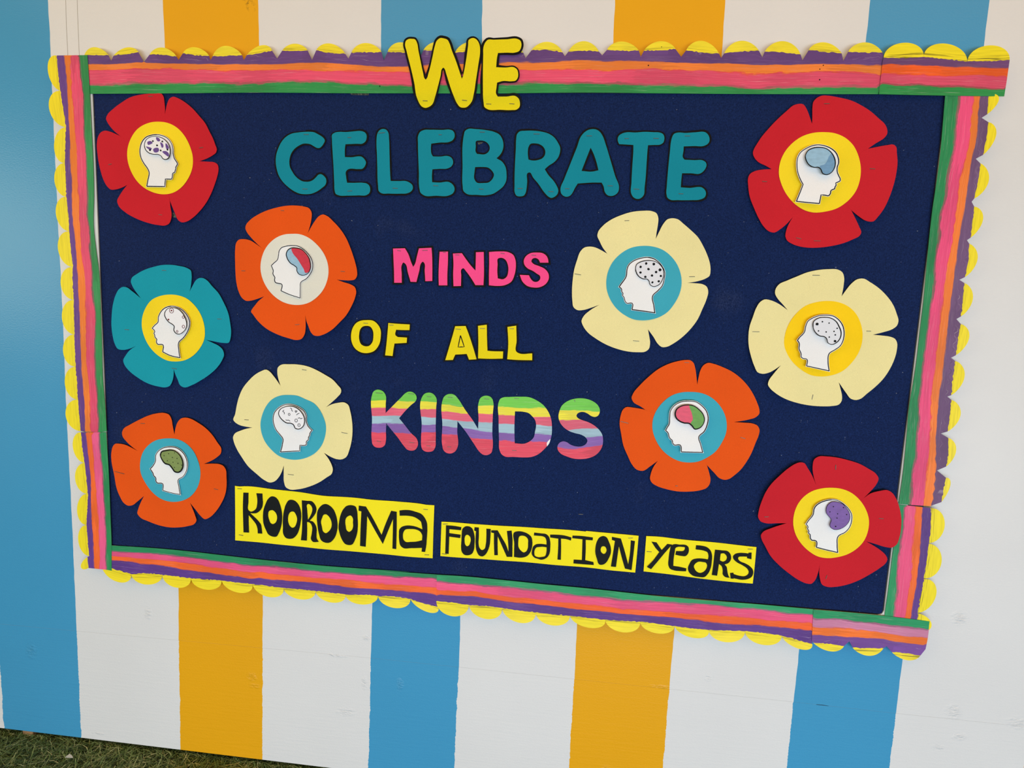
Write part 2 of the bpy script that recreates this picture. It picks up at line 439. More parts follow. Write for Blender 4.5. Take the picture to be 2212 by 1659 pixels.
# ------------------------------------------------------------ measured outlines (x, z on the wall, tenths of a millimetre)
FLOWERS={
'F1':dict(d=15.8,dh=21.8,db=23.3,
pet='-9223,16159! -9191,16278 -9147,16405 -9083,16506 -8984,16546 -8883,16519 -8703,16426 -8524,16291 -8365,16128 -8227,15975 -8129,15793 -8051,15648 -7993,15502 -7958,15410 -7985,15337 -8057,15290 -8220,15213 -8405,15155! -8181,15146 -8039,15133 -7969,15088 -7948,14996 -7973,14856 -8037,14669 -8122,14463 -8238,14254 -8406,14043 -8574,13888 -8742,13789 -8867,13773 -8949,13822 -9019,13953 -9097,14122 -9152,14253! -9133,14102 -9106,13951 -9120,13818 -9164,13731 -9234,13695 -9453,13695 -9725,13745 -9996,13835 -10245,13963 -10399,14103 -10436,14226 -10390,14322 -10312,14447 -10191,14601! -10330,14532 -10501,14482 -10617,14479 -10699,14544 -10789,14695 -10845,14864 -10889,15071 -10903,15297 -10893,15485 -10855,15635 -10777,15748 -10692,15786 -10556,15769 -10432,15724 -10334,15682! -10472,15788 -10552,15871 -10631,15991 -10653,16056 -10626,16121 -10453,16279 -10240,16418 -10029,16529 -9780,16597 -9512,16626 -9349,16626 -9278,16614 -9238,16560 -9221,16441 -9214,16314',
disc='-9380,16011 -9155,15986 -8933,15883 -8754,15710 -8627,15473 -8567,15234 -8586,14992 -8694,14748 -8863,14558 -9093,14432 -9302,14399 -9509,14423 -9756,14522 -9960,14688 -10109,14931 -10173,15192 -10161,15417 -10074,15641 -9922,15828 -9711,15949 -9524,16001',
head='-9386,15725 -9244,15701 -9113,15632 -9033,15532 -8996,15413 -8995,15284 -8970,15201 -8911,15119 -8888,15073! -8913,15027 -8939,14989! -8935,14961 -8953,14924 -8962,14881 -9016,14849 -9026,14783 -9054,14721 -9127,14713 -9199,14715! -9218,14547! -9701,14543! -9665,14697 -9634,14885 -9667,14950 -9756,15069 -9815,15180 -9842,15310 -9827,15440 -9771,15570 -9676,15663 -9551,15710',
brain='-9689,15473 -9645,15584 -9540,15650 -9396,15666 -9253,15635 -9143,15562 -9074,15462 -9053,15352 -9063,15260 -9102,15185 -9175,15151 -9246,15174 -9285,15229 -9346,15261 -9469,15263 -9592,15299 -9662,15363',
patch=[('purple', '-9615,15529 -9522,15558 -9482,15522 -9545,15484 -9597,15474'), ('purple', '-9396,15642 -9325,15625 -9296,15570 -9338,15551 -9388,15587'), ('purple', '-9476,15374 -9413,15412 -9342,15404 -9333,15348 -9396,15307 -9457,15319'), ('purple', '-9297,15533 -9237,15506 -9229,15424 -9260,15414 -9279,15460'), ('purple', '-9252,15331 -9159,15341 -9089,15278 -9101,15222 -9172,15258'), ('purple', '-9165,15516 -9105,15462 -9086,15407 -9138,15379 -9167,15443'), ('purple', '-9649,15437 -9588,15428 -9507,15392 -9528,15364 -9609,15391')],
dots=[(-9475, 15557, 17), (-9243, 15552, 17), (-9375, 15466, 17), (-9549, 15360, 19), (-9290, 15353, 17), (-9122, 15375, 17)],
rings=[],
strokes=[],
st=[(-9621, 16565, -9504, 16560), (-8409, 15445, -8303, 15461), (-10669, 15037, -10573, 15063), (-9446, 13937, -9342, 13930)]),
'F2':dict(d=16.5,dh=26.5,db=30.5,
pet='4954,16079! 4939,16250 4923,16430 4929,16510 4985,16582 5079,16631 5213,16633 5413,16597 5670,16527 5857,16444 6045,16338 6239,16188 6356,16091 6410,16002 6426,15904 6385,15831 6237,15722 6086,15608! 6246,15641 6438,15674 6552,15681 6605,15636 6631,15529 6670,15349 6672,15095 6639,14839 6590,14637 6508,14415 6416,14265 6329,14161 6192,14172 6056,14256 5894,14386! 5988,14217 6080,14033 6119,13941 6097,13875 5961,13787 5787,13707 5573,13648 5301,13608 5024,13610 4795,13670 4677,13742 4637,13826 4641,13921 4682,14073 4757,14225! 4644,14081 4507,13955 4402,13890 4288,13911 4176,14003 4058,14170 3947,14375 3843,14598 3789,14841 3774,14971 3801,15065 3880,15122 4043,15165 4240,15179! 4110,15246 3955,15317 3864,15408 3829,15491 3856,15602 3895,15676 3967,15805 4098,15980 4263,16172 4430,16336 4530,16427 4618,16458 4736,16452 4786,16402 4862,16276 4924,16142',
disc='5191,15924 5409,15908 5614,15829 5792,15678 5922,15462 5998,15209 6000,14990 5943,14769 5802,14563 5617,14420 5388,14346 5171,14321 4983,14359 4789,14467 4605,14649 4465,14870 4390,15072 4388,15294 4452,15497 4580,15681 4766,15829 4977,15904',
head='5047,15660 5192,15647 5341,15591 5448,15506 5507,15399 5527,15300 5511,15209 5524,15118 5558,15046 5593,14974 5589,14929! 5517,14891! 5525,14854 5507,14818 5497,14772 5437,14743 5426,14679 5386,14628 5313,14636 5249,14642! 5230,14467! 5020,14481 4735,14504! 4791,14684 4846,14860! 4782,14960 4714,15105 4681,15250 4685,15396 4738,15506 4830,15579 4942,15635',
brain='4820,15403 4863,15512 4966,15567 5089,15581 5217,15558 5323,15482 5396,15375 5425,15267 5410,15159 5356,15076 5270,15038 5195,15064 5141,15154 5103,15181 5022,15179 4919,15223 4847,15313',
patch=[('brainblue2', '5326,15455 5387,15375 5420,15267 5404,15158 5355,15082 5273,15048 5198,15074 5150,15154 5127,15208 5213,15246 5266,15337 5286,15409')],
dots=[],
rings=[],
strokes=[],
st=[(5139, 16481, 5260, 16483), (6164, 15221, 6279, 15216), (4064, 14930, 4172, 14926), (4851, 13800, 4970, 13779), (5213, 13748, 5357, 13748)]),
'F3':dict(d=16.5,dh=20.5,db=22,
pet='-5817,13595! -5738,13727 -5640,13869 -5522,13992 -5433,14026 -5345,13997 -5186,13871 -5027,13709 -4908,13545 -4807,13343 -4726,13141 -4665,12956 -4628,12807 -4626,12676 -4670,12608 -4779,12582 -4937,12580 -5116,12587! -4936,12533 -4758,12483 -4668,12429 -4633,12336 -4655,12202 -4742,11990 -4869,11775 -5007,11625 -5205,11434 -5406,11319 -5527,11284 -5628,11295 -5709,11364 -5781,11506 -5832,11620 -5866,11773! -5852,11619 -5847,11464 -5871,11289 -5932,11198 -6034,11168 -6258,11203 -6545,11288 -6791,11404 -6995,11571 -7118,11722 -7159,11774 -7138,11834 -7085,11907 -6992,12027 -6848,12149! -7012,12084 -7198,12029 -7301,12025 -7403,12099 -7474,12232 -7533,12461 -7554,12710 -7552,12940 -7534,13188 -7502,13341 -7450,13405 -7327,13428 -7185,13407 -7024,13317 -6888,13226! -7023,13336 -7164,13474 -7265,13603 -7290,13668 -7274,13744 -7181,13850 -6938,14005 -6656,14124 -6336,14200 -6097,14210 -5898,14193 -5770,14157 -5716,14080 -5719,13932 -5758,13764',
disc='-6192,13583 -6012,13582 -5813,13519 -5614,13384 -5454,13211 -5344,12989 -5312,12746 -5350,12537 -5449,12324 -5588,12167 -5768,12045 -5970,11985 -6193,11981 -6395,12030 -6598,12148 -6781,12333 -6892,12540 -6941,12768 -6919,12997 -6837,13208 -6695,13382 -6493,13519 -6332,13570',
head='-6155,13335 -6015,13321 -5876,13250 -5776,13159 -5696,13049 -5660,12937 -5669,12787 -5734,12662 -5824,12564 -5950,12478 -5954,12379 -5957,12116! -6276,12205 -6454,12275! -6441,12428 -6478,12433 -6589,12465 -6607,12547 -6599,12575 -6629,12622 -6649,12669 -6638,12736 -6658,12782 -6688,12857! -6621,12920 -6530,13008 -6512,13099 -6492,13198 -6431,13275 -6315,13316',
brain='-6297,13122 -6267,13198 -6187,13257 -6067,13266 -5928,13236 -5828,13155 -5748,13045 -5714,12915 -5717,12802 -5767,12706 -5886,12651 -5986,12670 -6043,12754 -6043,12810 -6107,12865 -6187,12909 -6267,13010',
patch=[('brainred', '-6171,13242 -6047,13261 -5927,13231 -5828,13151 -5752,13045 -5722,12915 -5727,12802 -5777,12721 -5837,12711 -5877,12797 -5927,12870 -6027,13018 -6137,13146')],
dots=[],
rings=[],
strokes=[],
st=[(-6456, 14097, -6366, 14093), (-5028, 12779, -4919, 12775), (-6116, 11517, -5994, 11532), (-7417, 12711, -7314, 12714)]),
'F4':dict(d=16.5,dh=20.5,db=21.3,
pet='1976,13694! 2038,13852 2110,14010 2195,14113 2285,14134 2396,14118 2532,14021 2688,13897 2846,13755 2970,13574 3077,13375 3147,13193 3168,13045 3157,12952 3097,12904 2918,12832 2706,12791! 2885,12788 3034,12771 3111,12727 3152,12626 3132,12466 3058,12238 2982,12027 2850,11813 2696,11635 2501,11473 2375,11400 2263,11391 2183,11449 2078,11598 2005,11690 1936,11777! 1981,11622 2012,11451 1992,11334 1930,11277 1760,11252 1569,11256 1317,11302 1062,11388 823,11513 642,11640 527,11790 493,11885 526,11974 671,12124 865,12252! 669,12172 518,12123 383,12118 302,12176 269,12319 248,12567 251,12758 275,13006 322,13197 387,13387 459,13464 562,13492 705,13477 822,13428 964,13357! 856,13485 782,13614 728,13724 742,13809 829,13932 1008,14075 1208,14172 1445,14248 1648,14271 1852,14266 1947,14226 1990,14145 1997,13989 1983,13842',
disc='1734,13543 1920,13534 2148,13466 2324,13342 2466,13170 2555,12968 2588,12783 2566,12576 2472,12346 2337,12152 2158,12031 1974,11970 1806,11950 1635,11962 1440,12040 1241,12184 1096,12369 1007,12575 982,12764 1002,12953 1084,13163 1223,13336 1439,13482',
head='1856,13313 1950,13294 2066,13227 2167,13119 2225,13009 2226,12860 2189,12691 2112,12594 2008,12477 2044,12290 2085,12105! 1807,12135 1555,12157! 1555,12294 1448,12290 1397,12341 1373,12416 1332,12471 1339,12509 1308,12546 1305,12593 1241,12647! 1289,12724 1384,12887 1393,13038 1424,13132 1505,13213 1672,13289',
brain='1584,13043 1597,13137 1686,13201 1823,13233 1972,13223 2088,13162 2169,13062 2192,12951 2168,12820 2119,12734 1973,12682 1915,12718 1881,12801 1851,12828 1758,12834 1660,12887',
patch=[],
dots=[(1805, 13168, 22), (1964, 13158, 22), (1688, 13089, 20), (1860, 13048, 22), (2106, 13042, 26), (2026, 12992, 22), (1696, 12972, 20), (1944, 12915, 20), (2130, 12912, 20), (1806, 12882, 20), (2095, 12799, 20), (1962, 12770, 18)],
rings=[],
strokes=[],
st=[(1286, 14058, 1392, 14066), (285, 12902, 426, 12882), (2736, 12923, 2859, 12929), (1638, 11501, 1778, 11494)]),
'F5':dict(d=16.5,dh=22.5,db=25,
pet='-8708,12179! -8610,12339 -8524,12458 -8450,12503 -8336,12507 -8253,12464 -8131,12336 -7967,12168 -7846,11958 -7745,11728 -7696,11495 -7668,11261 -7680,11142 -7723,11032 -7859,11016 -8069,11036 -8321,11070! -8132,11003 -7965,10931 -7872,10846 -7842,10729 -7886,10617 -8015,10431 -8187,10272 -8423,10109 -8661,9975 -8876,9907 -8972,9949 -9044,10077 -9115,10215 -9155,10334! -9159,10172 -9196,10008 -9241,9924 -9328,9885 -9544,9894 -9824,9964 -10059,10085 -10272,10237 -10387,10374 -10420,10484 -10368,10588 -10254,10735 -10099,10843! -10275,10764 -10428,10731 -10558,10751 -10630,10869 -10678,11048 -10701,11288 -10681,11530 -10626,11831 -10553,12032 -10462,12174 -10363,12233 -10288,12230 -10141,12136 -9939,11980! -10056,12130 -10137,12265 -10169,12371 -10141,12451 -10020,12543 -9804,12658 -9590,12729 -9419,12772 -9166,12791 -8957,12773 -8748,12731 -8645,12673 -8631,12571 -8647,12415 -8675,12278',
disc='-9178,12099 -8988,12086 -8758,12011 -8552,11833 -8410,11603 -8341,11330 -8356,11092 -8466,10869 -8640,10681 -8855,10560 -9091,10515 -9305,10528 -9538,10638 -9726,10810 -9870,11044 -9937,11301 -9923,11521 -9825,11763 -9670,11946 -9454,12053',
head='-9132,11840 -8975,11817 -8840,11750 -8727,11627 -8671,11492 -8681,11354 -8758,11193 -8845,11081 -8964,10966 -8958,10787 -8931,10595! -9217,10645 -9406,10726! -9391,10887 -9519,10897 -9560,10969 -9547,11019 -9589,11067 -9598,11126 -9617,11175 -9595,11206 -9663,11282! -9590,11365 -9503,11448 -9489,11557 -9444,11657 -9356,11759 -9249,11818',
brain='-9287,11623 -9263,11703 -9188,11774 -9082,11794 -8935,11765 -8832,11681 -8762,11566 -8729,11450 -8746,11331 -8822,11230 -8929,11172 -9013,11192 -9064,11269 -9051,11358 -9092,11395 -9175,11441 -9247,11517',
patch=[],
dots=[(-9105, 11723, 17), (-9188, 11509, 17)],
rings=[(-9105, 11723, 51), (-8814, 11580, 25), (-8815, 11358, 30), (-8976, 11239, 21)],
strokes=[],
st=[(-9391, 12656, -9275, 12656), (-10389, 11226, -10270, 11221), (-8029, 11572, -7914, 11573), (-9208, 10351, -9069, 10334)]),
'F6':dict(d=16.5,dh=26.5,db=28,
pet='5892,12620! 5959,12741 6065,12900 6161,12985 6290,13002 6410,12939 6597,12819 6771,12662 6913,12486 7003,12307 7059,12145 7040,12052 6970,11985 6803,11913 6600,11849! 6794,11839 6954,11819 7036,11785 7083,11714 7099,11539 7063,11314 6997,11125 6895,10932 6755,10756 6595,10596 6482,10486 6397,10453 6287,10475 6185,10593 6018,10815! 6070,10662 6109,10513 6108,10417 6059,10338 5928,10298 5731,10278 5514,10279 5218,10320 4937,10400 4725,10513 4605,10612 4556,10686 4565,10754 4668,10931 4813,11129! 4695,11028 4557,10944 4413,10914 4318,10942 4243,11062 4162,11249 4091,11492 4070,11737 4077,11907 4122,12115 4176,12323 4239,12437 4324,12496 4451,12486 4601,12432 4839,12288! 4710,12418 4601,12525 4532,12643 4537,12726 4591,12820 4753,12909 4958,13007 5128,13086 5353,13148 5562,13173 5756,13167 5850,13110 5888,13030 5904,12849',
disc='5590,12513 5803,12506 6022,12432 6196,12292 6322,12095 6392,11858 6396,11655 6341,11429 6237,11237 6078,11060 5874,10956 5681,10917 5445,10933 5236,11036 5039,11197 4915,11361 4834,11546 4829,11789 4889,12016 5012,12226 5192,12400 5398,12481',
head='5573,12230 5733,12215 5845,12146 5946,12022 5989,11896 5994,11730 5941,11571 5844,11483 5746,11404 5735,11255 5781,11027! 5549,11068 5276,11116! 5271,11260 5208,11266 5150,11310 5143,11375 5110,11439 5088,11485 5090,11559 5087,11587 5035,11659! 5073,11726 5168,11851 5176,11953 5216,12083 5315,12161 5434,12212',
brain='5323,11977 5326,12069 5399,12137 5554,12170 5679,12154 5792,12080 5855,11982 5899,11892 5904,11763 5837,11650 5736,11602 5662,11632 5616,11732 5578,11758 5489,11769 5394,11833',
patch=[],
dots=[(5405, 12021, 24), (5798, 11679, 22), (5506, 12073, 12), (5642, 12051, 12), (5814, 11949, 12), (5448, 11878, 12), (5603, 11864, 12), (5760, 11882, 12), (5790, 11810, 12), (5675, 11759, 12)],
rings=[],
strokes=[],
st=[(5257, 13040, 5413, 13043), (4140, 11806, 4299, 11811), (6464, 11921, 6560, 11923), (5522, 10522, 5510, 10403)]),
'F7':dict(d=16.5,dh=21.5,db=24,
pet='-6467,10069! -6518,10226 -6544,10383 -6527,10503 -6465,10559 -6249,10590 -6003,10592 -5778,10556 -5554,10473 -5350,10375 -5187,10285 -5064,10164 -4978,10060 -4981,9991 -5061,9887 -5202,9751 -5355,9617! -5202,9701 -5040,9746 -4897,9762 -4806,9714 -4753,9568 -4710,9331 -4697,9112 -4714,8871 -4763,8646 -4842,8459 -4934,8402 -5068,8393 -5233,8443 -5393,8524! -5274,8390 -5190,8253 -5154,8143 -5178,8039 -5291,7950 -5498,7802 -5748,7681 -5999,7601 -6251,7583 -6325,7619 -6378,7739 -6392,7945 -6392,8151! -6451,7962 -6525,7832 -6599,7755 -6716,7715 -6864,7767 -7054,7899 -7287,8090 -7434,8287 -7559,8485 -7632,8666 -7647,8768 -7608,8852 -7469,8932 -7320,8988 -7172,9022! -7341,9036 -7489,9064 -7594,9119 -7646,9177 -7602,9322 -7558,9527 -7492,9753 -7395,9960 -7246,10148 -7078,10306 -6932,10393 -6797,10436 -6724,10394 -6621,10280',
disc='-6245,9863 -6060,9857 -5854,9785 -5628,9688 -5525,9584 -5421,9410 -5348,9174 -5367,8932 -5437,8726 -5602,8512 -5829,8375 -6100,8306 -6288,8314 -6498,8372 -6707,8522 -6854,8696 -6947,8935 -6967,9137 -6913,9383 -6807,9591 -6639,9761 -6452,9841',
head='-6264,9658 -6120,9646 -5976,9594 -5852,9502 -5800,9395 -5800,9275 -5769,9177 -5649,9054! -5707,8980 -5717,8919 -5743,8877 -5747,8816 -5792,8773 -5798,8692 -5871,8661 -5954,8661! -5964,8523! -6474,8465! -6421,8672 -6410,8805 -6462,8872 -6576,9007 -6638,9164 -6648,9305 -6616,9427 -6533,9532 -6408,9620',
brain='-6482,9419 -6436,9522 -6312,9589 -6188,9612 -6044,9584 -5921,9492 -5849,9376 -5835,9257 -5869,9145 -5982,9068 -6065,9083 -6116,9170 -6178,9197 -6271,9197 -6375,9255 -6447,9331',
patch=[],
dots=[],
rings=[(-6215, 9411, 23), (-6044, 9275, 32), (-5972, 9169, 30)],
strokes=['-6343,9507 -6374,9475 -6333,9448 -6337,9407', '-6193,9560 -6158,9554 -6151,9508 -6123,9490', '-6069,9507 -6020,9502 -6055,9468 -6069,9507', '-5962,9453 -6003,9437 -6034,9405', '-5999,9327 -5962,9344 -5931,9325 -5890,9344', '-6302,9279 -6271,9267 -6230,9274 -6193,9246'],
st=[(-5942, 10483, -5829, 10469), (-7382, 9203, -7266, 9205), (-4972, 9045, -4818, 9025), (-6293, 7941, -6136, 7932)]),
'F8':dict(d=16.5,dh=25.5,db=29.5,
pet='3089,10595! 3104,10760 3129,10916 3185,11034 3274,11091 3406,11074 3597,11013 3789,10930 3986,10796 4147,10641 4295,10437 4384,10269 4438,10136 4447,10040 4392,9968 4213,9890 3936,9824! 4145,9823 4331,9815 4428,9776 4478,9691 4474,9573 4425,9394 4353,9153 4259,8949 4160,8783 4022,8634 3934,8558 3842,8527 3726,8553 3603,8665 3438,8824! 3499,8658 3540,8500 3530,8399 3479,8315 3332,8243 3105,8197 2875,8180 2582,8220 2384,8277 2263,8349 2222,8428 2230,8530 2277,8695 2367,8848! 2217,8721 2051,8598 1913,8619 1808,8723 1698,8918 1585,9153 1520,9410 1471,9647 1483,9827 1523,9959 1577,10015 1722,10020 1857,10007 2013,9987! 1892,10059 1732,10149 1688,10235 1719,10345 1860,10539 2037,10734 2234,10910 2434,11026 2618,11093 2803,11131 2897,11130 2966,11081 3013,10968 3056,10777',
disc='2967,10436 3175,10426 3388,10350 3588,10186 3716,9998 3788,9748 3782,9552 3714,9350 3599,9145 3422,8994 3240,8892 3071,8857 2860,8867 2642,8953 2439,9109 2289,9320 2201,9553 2191,9751 2260,9992 2381,10176 2559,10333 2762,10413',
head='2942,10258 3074,10246 3211,10166 3323,10047 3372,9913 3367,9738 3314,9578 3212,9454 3261,9300 3328,9103! 2830,9084! 2794,9240 2681,9229 2629,9279 2615,9338 2575,9365 2532,9441 2519,9490 2451,9554! 2480,9625 2522,9706 2521,9844 2528,10001 2595,10122 2738,10223',
brain='2634,9935 2657,10053 2754,10132 2883,10163 3015,10151 3132,10080 3234,9970 3271,9865 3244,9737 3184,9666 3074,9636 3012,9704 2953,9749 2839,9756 2733,9795 2662,9859',
patch=[('braingreen', '2930,10166 3034,10146 3143,10071 3231,9970 3262,9865 3234,9741 3175,9665 3074,9639 3016,9704 2981,9751 3020,9841 2991,9975')],
dots=[],
rings=[],
strokes=[],
st=[(2770, 11076, 2882, 11077), (1488, 9694, 1668, 9659), (4098, 9497, 4213, 9465), (2789, 8305, 2847, 8306)]),
'F9':dict(d=16.5,dh=21.5,db=23,
pet='-9175,8717! -9138,8885 -9069,9044 -8969,9143 -8850,9170 -8721,9147 -8551,9065 -8360,8943 -8191,8778 -8066,8601 -7971,8462 -7984,8337 -8071,8249 -8224,8145 -8430,8048! -8203,8073 -8009,8076 -7902,8042 -7839,7963 -7820,7766 -7828,7556 -7881,7300 -7981,7082 -8137,6858 -8270,6731 -8424,6666 -8532,6743 -8660,6882 -8810,7047! -8726,6877 -8663,6733 -8626,6607 -8679,6528 -8845,6461 -9111,6404 -9355,6389 -9621,6422 -9887,6498 -10108,6589 -10183,6691 -10164,6778 -10095,6966 -10012,7133! -10184,6981 -10322,6874 -10434,6861 -10544,6933 -10629,7077 -10732,7327 -10789,7601 -10842,7959 -10833,8193 -10794,8332 -10736,8399 -10624,8411 -10447,8386 -10294,8322 -10142,8252! -10293,8354 -10443,8491 -10528,8612 -10531,8706 -10488,8792 -10318,8907 -10094,9034 -9849,9153 -9629,9223 -9389,9248 -9292,9216 -9240,9126 -9212,8942',
disc='-9312,8627 -9116,8623 -8880,8530 -8689,8355 -8585,8154 -8525,7907 -8541,7634 -8621,7418 -8779,7216 -8978,7095 -9244,7033 -9442,7050 -9639,7131 -9834,7287 -9982,7490 -10076,7695 -10088,7990 -10014,8227 -9865,8415 -9663,8553 -9487,8606',
head='-9283,8441 -9110,8431 -8960,8347 -8855,8209 -8815,8066 -8841,7855 -8954,7680 -9065,7609 -9047,7442 -9015,7229! -9270,7257 -9506,7303! -9502,7473 -9638,7484 -9680,7545 -9678,7608 -9731,7668 -9751,7729 -9825,7840! -9734,7941 -9676,8050 -9661,8197 -9592,8306 -9458,8398',
brain='-9506,8211 -9471,8297 -9361,8335 -9186,8357 -9057,8303 -8963,8195 -8919,8042 -8937,7916 -9026,7815 -9135,7818 -9209,7907 -9272,7976 -9391,8010 -9465,8099',
patch=[],
dots=[(-9134, 8292, 9), (-9286, 8261, 9), (-9408, 8203, 9), (-9191, 8174, 9), (-9072, 8157, 9), (-9324, 8081, 9), (-9177, 8056, 9), (-9049, 8037, 9), (-9143, 7927, 9), (-8956, 7998, 9)],
rings=[],
strokes=[],
st=[(-10053, 8954, -9932, 8961), (-10785, 7704, -10518, 7656), (-8181, 7447, -8063, 7430)]),
'F0':dict(d=20.2,dh=28.2,db=29.7,
pet='5775,8534! 5713,8697 5670,8851 5657,8987 5681,9116 5757,9175 5937,9191 6138,9181 6396,9134 6619,9072 6809,8978 6963,8882 7028,8779 7005,8671 6899,8487 6781,8326! 6904,8439 7076,8510 7234,8541 7320,8498 7424,8369 7506,8199 7577,7969 7602,7754 7593,7516 7550,7344 7468,7273 7341,7273 7136,7320 6931,7363! 7104,7277 7260,7180 7361,7089 7404,7002 7380,6920 7267,6790 7084,6632 6862,6471 6617,6347 6402,6280 6236,6261 6120,6302 6060,6440 6030,6600 6028,6814! 6003,6537 5946,6368 5886,6307 5783,6306 5628,6360 5389,6503 5145,6687 4958,6875 4825,7088 4735,7243 4714,7333 4758,7408 4919,7501 5242,7644! 5039,7626 4777,7611 4680,7644 4623,7720 4618,7881 4650,8084 4714,8309 4809,8494 4975,8704 5143,8883 5280,8991 5368,9030 5461,9023 5544,8921 5651,8771',
disc='6076,8509 6277,8503 6483,8440 6700,8279 6849,8074 6937,7844 6945,7606 6888,7383 6762,7192 6594,7048 6383,6959 6165,6920 5959,6943 5762,7048 5578,7215 5448,7406 5377,7621 5369,7841 5422,8065 5549,8273 5719,8414 5896,8482',
head='6099,8278 6228,8264 6362,8190 6472,8090 6550,7958 6564,7822 6513,7620 6449,7536 6331,7447 6325,7247 6356,7070! 6110,7109 5866,7155! 5852,7298 5758,7310 5715,7377 5709,7436 5668,7473 5674,7513 5640,7570 5646,7611 5594,7670! 5640,7759 5727,7905 5732,8034 5770,8116 5853,8191 5975,8249',
brain='5980,8038 5997,8138 6079,8223 6187,8231 6299,8200 6399,8109 6474,7997 6496,7881 6470,7781 6390,7676 6270,7611 6179,7609 6099,7672 6093,7731 6112,7812 6059,7887 6008,7942',
patch=[],
dots=[(6126, 8118, 10), (6335, 8114, 10), (6066, 7996, 10), (6229, 7965, 10), (6415, 7963, 10), (6225, 7870, 10), (6217, 7682, 12)],
rings=[],
strokes=[],
st=[(6127, 9023, 6135, 8912), (4746, 7750, 4848, 7762), (7135, 7901, 7238, 7900), (6200, 6530, 6181, 6434)]),
}
